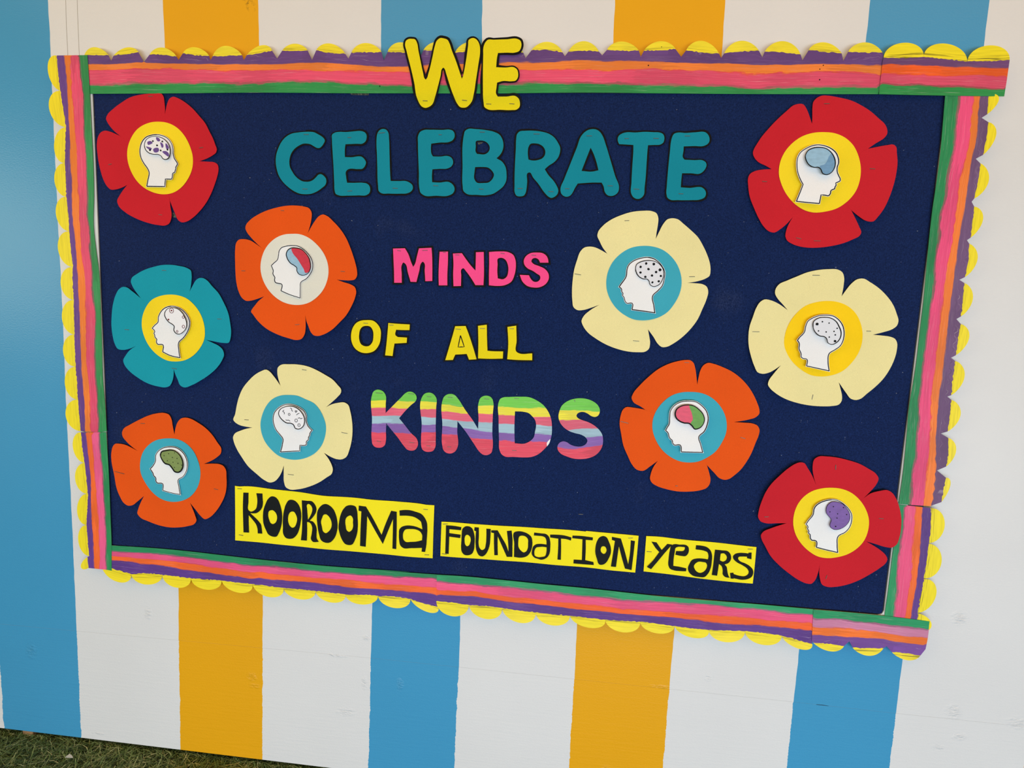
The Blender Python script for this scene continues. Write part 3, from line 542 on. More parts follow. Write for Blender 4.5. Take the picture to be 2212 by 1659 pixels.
LETTERS=[
dict(w='WE',ch='W',d=20.8,loops=['-3614,17643 -3597,17701 -3543,17736 -3460,17741 -3398,17731 -3365,17687 -3316,17496 -3254,17240 -3207,17060 -3163,16932 -3145,16916 -3128,16932 -3083,17060 -3009,17367 -2960,17596 -2922,17698 -2842,17754 -2773,17747 -2684,17715 -2648,17658 -2588,17506 -2507,17328 -2410,17086 -2350,16930! -2326,17010 -2280,17264 -2238,17606 -2228,17713 -2134,17751 -2066,17725 -2017,17668 -1987,17593 -1977,17504 -2006,17213 -2048,16882 -2080,16639 -2117,16510 -2182,16432 -2249,16380 -2317,16370 -2387,16386 -2444,16444 -2532,16611 -2636,16868 -2696,17035 -2741,17144 -2762,17163 -2786,17144 -2819,16996 -2868,16791 -2931,16571 -3010,16428 -3092,16376 -3147,16362 -3231,16388 -3289,16453 -3326,16530 -3397,16854 -3503,17240 -3579,17496'],st=[(-3214, 16501, -3102, 16496), (-2343, 16515, -2233, 16506)]),
dict(w='WE',ch='E',d=20.8,loops=['-1908,17555 -1881,17643 -1823,17711 -1688,17715 -1420,17722 -1180,17725 -1126,17696 -1098,17627 -1106,17552 -1143,17489 -1209,17464 -1409,17459 -1590,17453! -1607,17365 -1619,17169! -1423,17162 -1222,17162 -1166,17118 -1143,17048 -1146,16960 -1183,16903 -1277,16886 -1466,16890 -1586,16858! -1595,16756 -1597,16628 -1561,16579! -1371,16580 -1169,16585 -1106,16540 -1083,16477 -1093,16387 -1145,16342 -1252,16329 -1496,16333 -1796,16351 -1852,16389 -1869,16473 -1886,16729 -1901,17112 -1906,17428'],st=[(-1817, 16450, -1698, 16445), (-1315, 16456, -1197, 16451)]),
dict(w='CELEBRATE',ch='C',d=15,loops=['-5766,15831 -5684,15823 -5579,15776 -5485,15723 -5444,15685 -5427,15643 -5450,15588 -5496,15523 -5548,15484 -5601,15484 -5671,15515 -5765,15563 -5836,15575 -5930,15572 -6024,15533 -6130,15461 -6201,15373 -6243,15263 -6254,15154 -6237,15055 -6189,14968 -6118,14871 -6035,14801 -5952,14758 -5857,14746 -5763,14756 -5692,14790 -5621,14852 -5563,14908 -5504,14917 -5445,14882 -5392,14818 -5385,14752 -5408,14686 -5479,14624 -5596,14545 -5738,14487 -5880,14473 -5999,14482 -6142,14534 -6285,14625 -6416,14744 -6499,14864 -6552,15017 -6575,15171 -6557,15346 -6509,15478 -6438,15609 -6331,15719 -6189,15791 -6048,15814 -5907,15828'],st=[(-5924, 15770, -5799, 15768), (-5952, 14585, -5821, 14586)]),
dict(w='CELEBRATE',ch='E',d=15,loops=['-5261,15677 -5259,15774 -5195,15817 -5103,15834 -4940,15833 -4767,15848 -4595,15857 -4526,15840 -4473,15792 -4464,15718 -4488,15643 -4545,15597 -4706,15586 -4949,15573! -4960,15497 -4960,15298! -4818,15296 -4552,15298 -4506,15255 -4472,15191 -4492,15115 -4549,15052 -4641,15043 -4897,15022 -4925,14995 -4924,14869 -4899,14741! -4754,14742 -4521,14746 -4440,14731 -4381,14678 -4363,14618 -4379,14531 -4436,14486 -4634,14471 -4867,14461 -5101,14467 -5160,14493 -5184,14559 -5197,14734 -5218,15061 -5244,15386'],st=[(-4891, 14556, -4775, 14567), (-4904, 15715, -4812, 15716)]),
dict(w='CELEBRATE',ch='L',d=15,loops=['-4238,15587 -4236,15707 -4217,15814 -4168,15881 -4090,15908 -4018,15889 -3974,15836 -3955,15710 -3937,15376 -3914,14973 -3897,14798! -3717,14799 -3531,14798 -3445,14759 -3398,14713 -3388,14645 -3426,14584 -3511,14541 -3668,14529 -3927,14526 -4115,14536 -4159,14569 -4183,14698 -4209,15104 -4223,15372'],st=[(-4202, 15811, -4046, 15829), (-3850, 14643, -3728, 14641)]),
dict(w='CELEBRATE',ch='E',d=15,loops=['-3295,15585 -3293,15783 -3259,15850 -3176,15893 -3022,15902 -2756,15901 -2589,15907 -2525,15884 -2488,15825 -2486,15752 -2526,15686 -2594,15652 -2818,15633 -3000,15608! -3003,15482 -2979,15376 -2950,15337! -2767,15339 -2641,15354 -2556,15329 -2505,15263 -2499,15197 -2536,15130 -2605,15091 -2801,15075 -2956,15063! -2963,14922 -2955,14788! -2792,14784 -2567,14795 -2510,14763 -2454,14690 -2449,14623 -2489,14555 -2572,14513 -2855,14501 -3139,14508 -3212,14561 -3238,14648 -3258,14984 -3281,15319'],st=[(-2844, 15795, -2767, 15796), (-2932, 14715, -2811, 14710)]),
dict(w='CELEBRATE',ch='B',d=15,loops=['-2295,15662 -2279,15794 -2254,15886 -2200,15922 -2020,15925 -1785,15904 -1605,15866 -1493,15809 -1434,15725 -1403,15620 -1411,15502 -1462,15397 -1541,15317! -1414,15246 -1341,15148 -1307,14990 -1308,14858 -1365,14737 -1472,14642 -1580,14573 -1732,14537 -1941,14539 -2180,14561 -2245,14614 -2270,14734 -2284,15134', '-2004,15672 -1929,15686 -1804,15668 -1725,15604 -1698,15538 -1726,15446 -1780,15406 -1973,15403! -2003,15442 -2007,15561', '-2005,15125! -1852,15130 -1713,15116 -1627,15051 -1582,14973 -1607,14892 -1687,14811 -1811,14793 -1965,14806 -2017,14885 -2015,15018'],st=[(-1935, 15861, -1818, 15860), (-1911, 14663, -1799, 14660)]),
dict(w='CELEBRATE',ch='R',d=15,loops=['-1128,15545 -1129,15728 -1113,15832 -1061,15885 -953,15899 -763,15903 -573,15883 -436,15846 -325,15782 -224,15660 -172,15557 -173,15453 -208,15349 -284,15256 -402,15176 -480,15103! -392,14980 -277,14863 -204,14759 -165,14668 -181,14588 -246,14527 -313,14506 -369,14532 -455,14609 -600,14792 -730,14934 -803,15032 -837,15025 -848,14827 -856,14694 -872,14601 -904,14547 -986,14525 -1069,14537 -1106,14596 -1120,14755 -1131,15152', '-843,15301! -864,15444 -850,15575 -818,15627 -724,15642 -614,15623 -530,15566 -488,15488 -494,15397 -545,15331 -625,15297 -747,15282'],st=[(-760, 15836, -625, 15835), (-1055, 14686, -938, 14689), (-381, 14637, -265, 14635)]),
dict(w='CELEBRATE',ch='A',d=15,loops=['508,15949 575,15940 658,15889 715,15813 793,15634 904,15339 1032,14991 1130,14745 1119,14667 1057,14600 979,14575 897,14590 840,14648 799,14778 754,14849! 560,14846 246,14820! 191,14727 142,14621 92,14561 12,14539 -58,14564 -109,14629 -119,14695 -49,14907 68,15236 184,15562 276,15821 352,15899 429,15938', '312,15083! 352,15201 432,15436 478,15566! 537,15463 615,15283 672,15102! 547,15074'],st=[(370, 15807, 497, 15807), (-25, 14707, 77, 14705), (885, 14783, 999, 14782)]),
dict(w='CELEBRATE',ch='T',d=15,loops=['1198,15887 1403,15889 1606,15904 1776,15898 1912,15891 1970,15867 2001,15823 2009,15752 1994,15691 1940,15652 1805,15639 1681,15632! 1677,15538 1675,15316 1676,14980 1668,14756 1661,14609 1630,14563 1564,14526 1495,14532 1435,14571 1400,14626 1386,14863 1381,15200 1381,15534 1375,15634! 1226,15641 1077,15647! 1045,15708 1039,15763 1055,15813 1109,15858'],st=[(1178, 15759, 1272, 15764), (1779, 15771, 1898, 15771), (1441, 14727, 1562, 14722)]),
dict(w='CELEBRATE',ch='E',d=15,loops=['2154,15732 2166,15798 2205,15870 2271,15892 2439,15888 2616,15901 2861,15893 2897,15860 2937,15773 2936,15719 2902,15669 2838,15635 2638,15627 2420,15617! 2422,15526 2421,15393 2458,15349! 2660,15343 2850,15335 2898,15301 2919,15246 2902,15179 2857,15112 2793,15069 2625,15073 2428,15071! 2422,14938 2422,14781! 2592,14773 2884,14773 2933,14724 2952,14658 2933,14590 2836,14538 2668,14523 2386,14517 2215,14525 2161,14563 2137,14630 2131,14821 2134,15156 2144,15489'],st=[(2421, 15825, 2538, 15827), (2382, 14646, 2489, 14646)]),
dict(w='MINDS',ch='M',d=15.2,loops=['-3818,13328! -3543,13343! -3463,13219 -3385,13028 -3337,12933! -3302,12996 -3261,13173 -3220,13349! -2934,13372! -2916,13218 -2899,12956 -2886,12635! -3045,12624! -3069,12845 -3093,13037 -3121,13059 -3148,13036 -3197,12840 -3250,12600! -3384,12600! -3453,12796 -3532,13006 -3569,13026 -3596,12986 -3596,12756 -3586,12570! -3762,12564! -3777,12821 -3801,13103'],st=[(-3722, 13291, -3630, 13279), (-3146, 13308, -3018, 13315)]),
dict(w='MINDS',ch='I',d=15.2,loops=['-2745,13290! -2555,13299! -2548,13055 -2549,12792 -2537,12549! -2732,12542! -2748,12785 -2751,13048'],st=[(-2672, 13278, -2600, 13280)]),
dict(w='MINDS',ch='N',d=15.2,loops=['-2442,13259! -2239,13274! -2135,13138 -2004,12985 -1915,12900! -1918,13075 -1923,13304! -1748,13315! -1733,13081 -1720,12820 -1720,12583! -1899,12577! -2013,12739 -2126,12876 -2201,12943 -2227,12925 -2231,12767 -2227,12547! -2395,12536! -2416,12796 -2421,13059'],st=[(-2391, 13234, -2292, 13234)]),
dict(w='MINDS',ch='D',d=15.2,loops=['-1628,13318! -1393,13337 -1197,13326 -1089,13274 -1030,13155 -1015,13017 -1034,12843 -1098,12684 -1237,12600 -1415,12576 -1594,12584! -1607,12823 -1614,13084', '-1425,13177 -1351,13200 -1261,13165 -1194,13046 -1179,12907 -1209,12785 -1278,12730 -1404,12743! -1424,12899 -1425,13056'],st=[(-1373, 13300, -1275, 13294)]),
dict(w='MINDS',ch='S',d=15.2,loops=['-299,13126! -483,13120! -521,13188 -593,13220 -662,13192 -677,13140 -640,13098 -496,13042 -371,12986 -287,12885 -273,12782 -320,12676 -456,12585 -597,12571 -740,12601 -850,12692 -919,12838! -715,12836! -677,12768 -603,12701 -515,12704 -465,12758 -468,12827 -541,12877 -632,12934 -758,12991 -832,13075 -845,13161 -805,13248 -703,13320 -564,13338 -440,13328 -350,13271 -311,13195'],st=[(-684, 13283, -578, 13272)]),
dict(w='OF',ch='O',d=15.2,loops=['-4580,11665 -4406,11697 -4253,11689 -4143,11610 -4075,11497 -4062,11329 -4091,11158 -4198,11004 -4350,10944 -4526,10957 -4659,11036 -4749,11192 -4767,11340 -4731,11511 -4656,11619', '-4502,11542 -4404,11567 -4316,11550 -4260,11478 -4236,11321 -4256,11193 -4331,11109 -4440,11099 -4518,11138 -4568,11242 -4576,11369 -4555,11476'],st=[(-4487, 11627, -4372, 11625)]),
dict(w='OF',ch='F',d=15.2,loops=['-3894,11652! -3667,11644 -3391,11641! -3394,11512! -3620,11506 -3707,11508! -3720,11386 -3660,11342! -3444,11339! -3448,11219! -3733,11191! -3751,11047 -3764,10904! -3940,10910! -3918,11208 -3907,11420'],st=[(-3882, 11610, -3767, 11609)]),
dict(w='ALL',ch='A',d=15.2,ink='-2207,11443! -2251,11180! -2109,11191!',loops=['-2337,11645! -2098,11661! -2029,11502 -1925,11237 -1812,10922! -1987,10905! -2045,11033! -2214,11014 -2309,11005! -2358,10881! -2533,10868! -2472,11107 -2397,11403'],st=[(-2335, 11583, -2201, 11582)]),
dict(w='ALL',ch='L',d=15.2,loops=['-1815,11677! -1617,11711! -1599,11418 -1573,11128! -1520,11124 -1216,11128! -1216,10968! -1513,10949 -1777,10945! -1790,11305'],st=[(-1771, 11621, -1649, 11622)]),
dict(w='ALL',ch='L',d=15.2,loops=['-1146,11681! -950,11718! -925,11386 -907,11128 -871,11109 -560,11114! -552,10963! -885,10953 -1115,10958! -1109,11295'],st=[(-1099, 11646, -995, 11645)]),
dict(w='KINDS',ch='K',d=14.2,band=[[(-4249, 10083), (-3773, 10095), (-3203, 10099)], [(-4245, 9835), (-3768, 9862), (-3197, 9853)], [(-4242, 9656), (-3765, 9690), (-3193, 9702)], [(-4239, 9482), (-3761, 9510), (-3189, 9530)], [(-4236, 9294), (-3757, 9330), (-3184, 9330)], [(-4233, 9096), (-3753, 9117), (-3178, 9108)], [(-4227, 8706), (-3745, 8723), (-3168, 8705)]],loops=['-4250,9959 -4220,10044 -4151,10096 -4067,10100 -3982,10063 -3928,9991 -3918,9757 -3917,9561! -3765,9724 -3560,9942 -3438,10066 -3383,10093 -3286,10088 -3215,10037 -3185,9949 -3211,9880 -3306,9792 -3442,9646 -3592,9458! -3463,9313 -3290,9115 -3161,8998 -3127,8903 -3142,8804 -3196,8731 -3294,8706 -3379,8726 -3465,8811 -3624,9011 -3768,9169 -3898,9322! -3901,9133 -3901,8882 -3923,8796 -3986,8743 -4071,8726 -4156,8739 -4221,8805 -4237,8888 -4241,9392'],st=[(-4164, 10026, -3995, 10022), (-3389, 10055, -3243, 10042), (-4123, 8889, -4010, 8868), (-3341, 8910, -3215, 8897)]),
dict(w='KINDS',ch='I',d=14.2,band=[[(-3078, 10085), (-2734, 10104)], [(-3072, 9874), (-2727, 9873)], [(-3068, 9698), (-2723, 9722)], [(-3063, 9520), (-2717, 9534)], [(-3059, 9344), (-2712, 9372)], [(-3054, 9169), (-2707, 9190)], [(-3041, 8692), (-2693, 8715)]],loops=['-3055,9991 -3022,10047 -2940,10093 -2858,10097 -2781,10061 -2726,9989 -2720,9757 -2719,9344 -2709,8999 -2717,8818 -2764,8738 -2846,8708 -2930,8706 -3015,8750 -3048,8838 -3056,8977 -3051,9324'],st=[(-2952, 10010, -2841, 10003), (-2934, 8846, -2823, 8853)]),
dict(w='KINDS',ch='N',d=14.2,band=[[(-2582, 10085), (-2186, 10107), (-1777, 10095), (-1413, 10115)], [(-2575, 9840), (-2176, 9801), (-1768, 9845), (-1403, 9873)], [(-2570, 9683), (-2171, 9672), (-1762, 9682), (-1396, 9683)], [(-2564, 9505), (-2165, 9501), (-1755, 9491), (-1388, 9493)], [(-2559, 9333), (-2159, 9309), (-1747, 9280), (-1378, 9261)], [(-2554, 9147), (-2153, 9131), (-1740, 9088), (-1372, 9090)], [(-2539, 8676), (-2138, 8689), (-1725, 8702), (-1357, 8719)]],loops=['-2577,9929 -2552,10005 -2472,10078 -2377,10096 -2294,10074 -2223,10003 -2037,9741 -1851,9506 -1724,9315! -1723,9541 -1731,9949 -1707,10025 -1655,10075 -1561,10101 -1479,10085 -1423,10034 -1396,9954 -1396,9697 -1393,9288 -1375,8849 -1387,8793 -1439,8741 -1520,8715 -1603,8731 -1674,8788 -1804,8960 -2020,9249 -2212,9471! -2209,9237 -2192,8852 -2224,8780 -2291,8720 -2373,8698 -2457,8716 -2521,8775 -2548,8870 -2563,9354'],st=[(-2456, 10014, -2347, 10016), (-1605, 10024, -1497, 10023), (-2434, 8857, -2337, 8859)]),
dict(w='KINDS',ch='D',d=14.2,band=[[(-1271, 10096), (-869, 10119), (-443, 10142), (-73, 10156)], [(-1261, 9867), (-857, 9850), (-430, 9868), (-58, 9875)], [(-1253, 9671), (-850, 9688), (-420, 9673), (-49, 9694)], [(-1244, 9461), (-841, 9492), (-412, 9504), (-39, 9499)], [(-1236, 9263), (-831, 9268), (-401, 9281), (-27, 9277)], [(-1228, 9072), (-824, 9111), (-394, 9125), (-19, 9121)], [(-1212, 8680), (-805, 8707), (-375, 8736), (-1, 8761)]],patch='-50,9194! -71,9097 -120,9013! -131,9087 -100,9143',loops=['-1266,9989 -1242,10044 -1176,10081 -1029,10100 -802,10118 -562,10115 -399,10051 -248,9952 -134,9811 -59,9640 -32,9453 -38,9235 -84,9083 -184,8940 -325,8808 -469,8743 -644,8721 -874,8717 -1091,8719 -1161,8767 -1208,8860 -1229,9092 -1258,9569', '-891,9777! -693,9778 -585,9757 -488,9682 -424,9605 -397,9512 -411,9335 -438,9197 -514,9110 -619,9049 -863,9036! -887,9387'],st=[(-921, 8872, -813, 8875), (-921, 10075, -813, 10075)]),
dict(w='KINDS',ch='S',d=14.2,band=[[(74, 10137), (323, 10151), (585, 10166), (1053, 10192)], [(88, 9864), (339, 9858), (601, 9887), (1072, 9881)], [(101, 9623), (350, 9658), (613, 9673), (1082, 9708)], [(114, 9380), (364, 9416), (624, 9486), (1095, 9494)], [(124, 9178), (374, 9221), (637, 9257), (1106, 9314)], [(133, 9022), (387, 8991), (650, 9028), (1118, 9126)], [(148, 8723), (401, 8740), (665, 8757), (1139, 8789)]],loops=['1016,9931 1015,9851 980,9782 910,9754 843,9767 749,9822 668,9850 590,9846 526,9809 503,9754 545,9703 653,9662 786,9623 908,9563 1032,9464 1104,9361 1131,9228 1120,9092 1062,8967 963,8865 835,8803 665,8767 506,8767 330,8810 194,8869 123,8960 115,9028 155,9112 232,9151 312,9142 408,9087 542,9055 674,9070 762,9137 782,9206 741,9271 632,9331 499,9357 365,9396 228,9482 143,9585 103,9703 116,9839 162,9962 262,10061 403,10129 559,10158 703,10152 836,10113 944,10046'],st=[(430, 10121, 459, 10072)]),
]
STRIPS=[
dict(d=14.3,out='-7645,7550! -7535,7542 -7406,7555 -6714,7536 -6080,7513 -5325,7463 -4969,7468 -4584,7471 -4225,7457 -3551,7455 -3027,7446 -2894,7431 -2697,7431! -2701,6795 -2700,6128! -3398,6121 -4266,6136 -5144,6131 -5951,6143 -6850,6164 -7368,6167 -7655,6171! -7646,6899',L=[['-7430,7398! -7301,7401! -7304,7180 -7293,6953 -7254,6931 -7177,6956 -7112,7017 -7083,7121 -7078,7260 -7100,7403! -6945,7408! -6940,7283 -6933,7170 -6957,7054 -7022,6961 -7100,6907 -7190,6891 -7267,6894! -7165,6811 -7062,6717 -6986,6621 -6967,6521 -6955,6398! -7071,6395! -7077,6512 -7115,6624 -7191,6720 -7300,6841! -7302,6673 -7294,6397! -7434,6394! -7440,6662 -7444,7043'], ['-6712,7356 -6610,7345 -6547,7287 -6496,7177 -6458,7042 -6439,6892 -6446,6740 -6479,6573 -6524,6455 -6582,6361 -6717,6356 -6794,6395 -6858,6504 -6915,6640 -6933,6829 -6919,6994 -6867,7150 -6802,7280', '-6772,6986 -6675,7013 -6612,6967 -6574,6894 -6574,6781 -6613,6702 -6690,6664 -6728,6680 -6773,6765 -6798,6864'], ['-6267,7295 -6191,7307 -6115,7281 -6026,7188 -5982,7078 -5962,6904 -5975,6777 -6013,6584 -6064,6454 -6178,6340 -6357,6351 -6402,6414 -6421,6615 -6421,6805 -6395,7022 -6343,7189', '-6216,7010 -6153,7015 -6096,6944 -6066,6845 -6083,6731 -6140,6625 -6185,6606 -6242,6642 -6287,6740 -6293,6853 -6267,6956'], ['-5950,7312! -5824,7309 -5686,7303 -5622,7243 -5578,7146 -5584,7058 -5646,6941 -5747,6820! -5671,6807 -5608,6743 -5569,6645 -5568,6506 -5562,6393 -5511,6315! -5669,6312 -5701,6350 -5689,6509 -5683,6674 -5715,6747 -5759,6781 -5816,6783! -5810,6601 -5815,6318! -5964,6316! -5943,6527 -5937,6906', '-5818,7210 -5786,7237 -5723,7210 -5682,7138 -5691,7038 -5728,6947 -5791,6835! -5804,6979 -5814,7103'], ['-5409,7253 -5334,7268 -5246,7234 -5158,7153 -5094,7021 -5055,6849 -5047,6724 -5071,6572 -5126,6429 -5245,6312 -5378,6313 -5447,6352 -5505,6499 -5551,6747 -5564,6935 -5546,7086 -5484,7191', '-5395,6998 -5338,7015 -5269,6970 -5212,6874 -5192,6776 -5210,6674 -5279,6580 -5341,6541 -5398,6570 -5437,6693 -5459,6830 -5432,6920'], ['-4778,7276 -4691,7283 -4604,7255 -4572,7170 -4553,6998 -4544,6774 -4558,6610 -4606,6443 -4685,6307 -4854,6309 -4931,6404 -4988,6538 -5024,6698 -5010,6862 -4975,7027 -4901,7183 -4840,7249', '-4725,7028 -4700,7011 -4666,6945 -4667,6864 -4662,6765 -4690,6675 -4770,6616 -4821,6652 -4847,6750 -4860,6862 -4849,6937 -4793,7004'], ['-4526,7289! -4350,7280! -4217,7073 -3956,6609! -3868,6877 -3734,7219! -3599,7205! -3591,6849 -3591,6285! -3684,6290! -3683,6718 -3684,7022! -3780,6772 -3921,6387! -4087,6661 -4316,7053! -4323,6729 -4341,6285! -4481,6294! -4473,6780 -4460,7154! -4531,7165!'], ['-3532,7243! -3423,7264 -3301,7273 -3130,7243 -2995,7198 -2908,7101 -2863,7006 -2846,6847 -2852,6599 -2859,6437 -2883,6276! -2968,6278! -2961,6372! -3218,6345 -3426,6334 -3489,6385 -3522,6507 -3532,6668 -3522,6781 -3474,6840 -3365,6886 -3243,6896 -3121,6881 -2961,6825! -2982,6935 -3003,7013 -3065,7064 -3176,7117 -3298,7132 -3523,7117!', '-3387,6779 -3241,6815 -3119,6813 -3033,6782 -2970,6701 -2964,6559! -3087,6518 -3234,6496 -3368,6488 -3419,6540 -3433,6614 -3423,6714']],st=[(-7585, 7492, -7469, 7490), (-7562, 6324, -7445, 6312), (-2958, 7322, -2848, 7318), (-2903, 6204, -2787, 6208)]),
dict(d=14.3,out='-2511,7046! -2364,7054 -1704,7048 -875,7065 -288,7072 383,7084 868,7075! 879,7090! 1131,7089 2067,7072! 2061,6635 2051,6191! 1530,6197 1069,6218 489,6216 -214,6222 -957,6220 -1673,6208 -2513,6201! -2514,6621',L=[['-2399,6971! -2216,6973 -2029,6955! -2039,6881! -2315,6885! -2315,6787! -2041,6770! -2050,6688! -2312,6703! -2314,6276! -2396,6279! -2396,6632'], ['-1940,6977 -1845,6984 -1784,6952 -1732,6846 -1706,6726 -1704,6566 -1716,6417 -1761,6321 -1820,6288 -1940,6289 -2003,6362 -2018,6441 -2018,6639 -2017,6786 -1998,6923', '-1885,6782 -1830,6752 -1798,6681 -1807,6594 -1840,6518 -1881,6496 -1925,6535 -1942,6620 -1943,6706 -1921,6764'], ['-1719,6976! -1617,6975! -1609,6758 -1608,6574 -1587,6489 -1525,6431 -1467,6463 -1436,6588 -1431,6773 -1438,6962! -1334,6964! -1335,6744 -1341,6596 -1382,6433 -1438,6329 -1507,6280 -1580,6293 -1643,6386 -1680,6568 -1685,6715 -1683,6881! -1724,6896!'], ['-1321,6934! -1171,6946! -1063,6778 -961,6615 -892,6443! -910,6656 -952,6948! -844,6966! -815,6786 -806,6579 -797,6331! -927,6323! -1042,6559 -1165,6806! -1157,6611 -1142,6345! -1223,6338! -1243,6604 -1254,6872! -1319,6882!'], ['-769,6936 -681,6961 -563,6952 -456,6912 -377,6846 -347,6727 -352,6580 -393,6455 -466,6369 -582,6328 -759,6332! -767,6643', '-641,6849 -583,6863 -512,6847 -456,6791 -445,6682 -446,6572 -483,6484 -534,6455 -601,6492 -664,6579 -675,6688'], ['-315,6958! -145,6952 -39,6946 21,6903 65,6785 75,6640 65,6493 23,6404 -44,6350 -125,6324 -193,6337 -289,6365 -345,6434 -344,6532 -313,6632 -257,6679 -164,6699 -15,6696! -26,6802 -59,6866 -118,6888 -197,6890 -320,6889!', '-253,6601 -172,6626 -106,6637 -9,6633! -7,6536 -41,6411 -116,6386 -184,6374 -273,6403 -288,6463 -280,6550'], ['56,6942! 216,6952 391,6945 549,6909! 541,6836! 430,6863 311,6866! 324,6673 335,6358! 256,6357! 258,6607 250,6861! 60,6875!'], ['573,6957! 794,6963 1039,6952! 1038,6885! 879,6882! 892,6660 896,6393! 1085,6367! 1098,6298! 833,6291 630,6291! 630,6383! 819,6389! 812,6653 804,6888! 569,6895!'], ['1195,6974 1273,7008 1343,6986 1407,6883 1462,6731 1468,6636 1431,6500 1369,6386 1314,6341 1223,6331 1157,6464 1118,6582 1112,6738 1133,6861', '1254,6756 1323,6762 1360,6711 1362,6639 1311,6583 1263,6606 1231,6664 1234,6712'], ['1468,7002! 1674,6977! 1771,6709 1879,6375! 1900,6648 1900,6953! 1994,6943! 1981,6631 1961,6252! 1811,6273! 1727,6513 1641,6788! 1622,6540 1604,6295! 1489,6299! 1516,6591 1542,6912! 1472,6930!']],st=[(-2477, 6994, -2357, 7009), (-2479, 6270, -2357, 6262), (1832, 7000, 1950, 7015)]),
dict(d=14.3,out='2238,7082! 2475,7088 2925,7067 3648,7056 4245,7035 4669,7022! 4671,6560 4665,6164! 3960,6163 3112,6204 2235,6241! 2236,6674',L=[['2362,6961! 2478,6952! 2539,6870 2606,6782! 2661,6854 2722,6934! 2828,6926! 2683,6727 2539,6520 2394,6321! 2299,6363! 2429,6524 2555,6729! 2470,6812 2416,6885'], ['2815,6906 2873,6939 2994,6940 3139,6941 3184,6910 3203,6848 3195,6757 3146,6688 3050,6680 2916,6695! 2927,6783! 3006,6790 3089,6806 3111,6840 3113,6892! 3058,6894 2962,6886 2915,6862 2899,6758 2886,6602 2890,6427! 3021,6419 3181,6397! 3180,6329! 3041,6320 2907,6325 2820,6356 2784,6424 2775,6592 2788,6787'], ['3354,6960! 3474,6958 3596,6932 3680,6862 3721,6763 3730,6610 3719,6454 3681,6334 3593,6227 3473,6219 3326,6245 3234,6334 3216,6410 3239,6503 3297,6611 3414,6653 3534,6657 3643,6647! 3645,6744 3611,6818 3543,6844 3350,6864!', '3432,6577 3529,6579 3602,6566 3633,6511 3620,6419 3571,6351 3489,6315 3415,6343 3361,6410 3342,6473 3370,6527'], ['3779,6887! 3923,6882 4067,6869 4119,6816 4143,6741 4133,6657 4090,6596 4016,6560! 4062,6510 4088,6409 4113,6321 4152,6256! 4046,6270 4001,6311 3985,6426 3954,6513 3890,6559! 3886,6468 3874,6280! 3756,6289! 3768,6510 3773,6742', '3912,6805! 3976,6817 4027,6782 4052,6733 4037,6662 3981,6621 3907,6644! 3906,6727'], ['4507,6880! 4573,6890! 4583,6734! 4487,6751! 4484,6787! 4383,6781 4302,6761 4294,6722 4333,6674 4468,6622 4568,6566 4634,6495 4650,6407 4625,6328 4547,6269 4442,6241 4238,6255! 4233,6244! 4174,6242! 4151,6369! 4221,6385! 4230,6351! 4364,6324 4482,6330 4543,6385 4550,6437 4528,6486 4401,6578 4265,6643 4193,6713 4181,6763 4214,6817 4306,6857 4412,6866 4507,6861!']],st=[(2269, 6720, 2385, 6723), (4481, 6965, 4595, 6972)]),
]
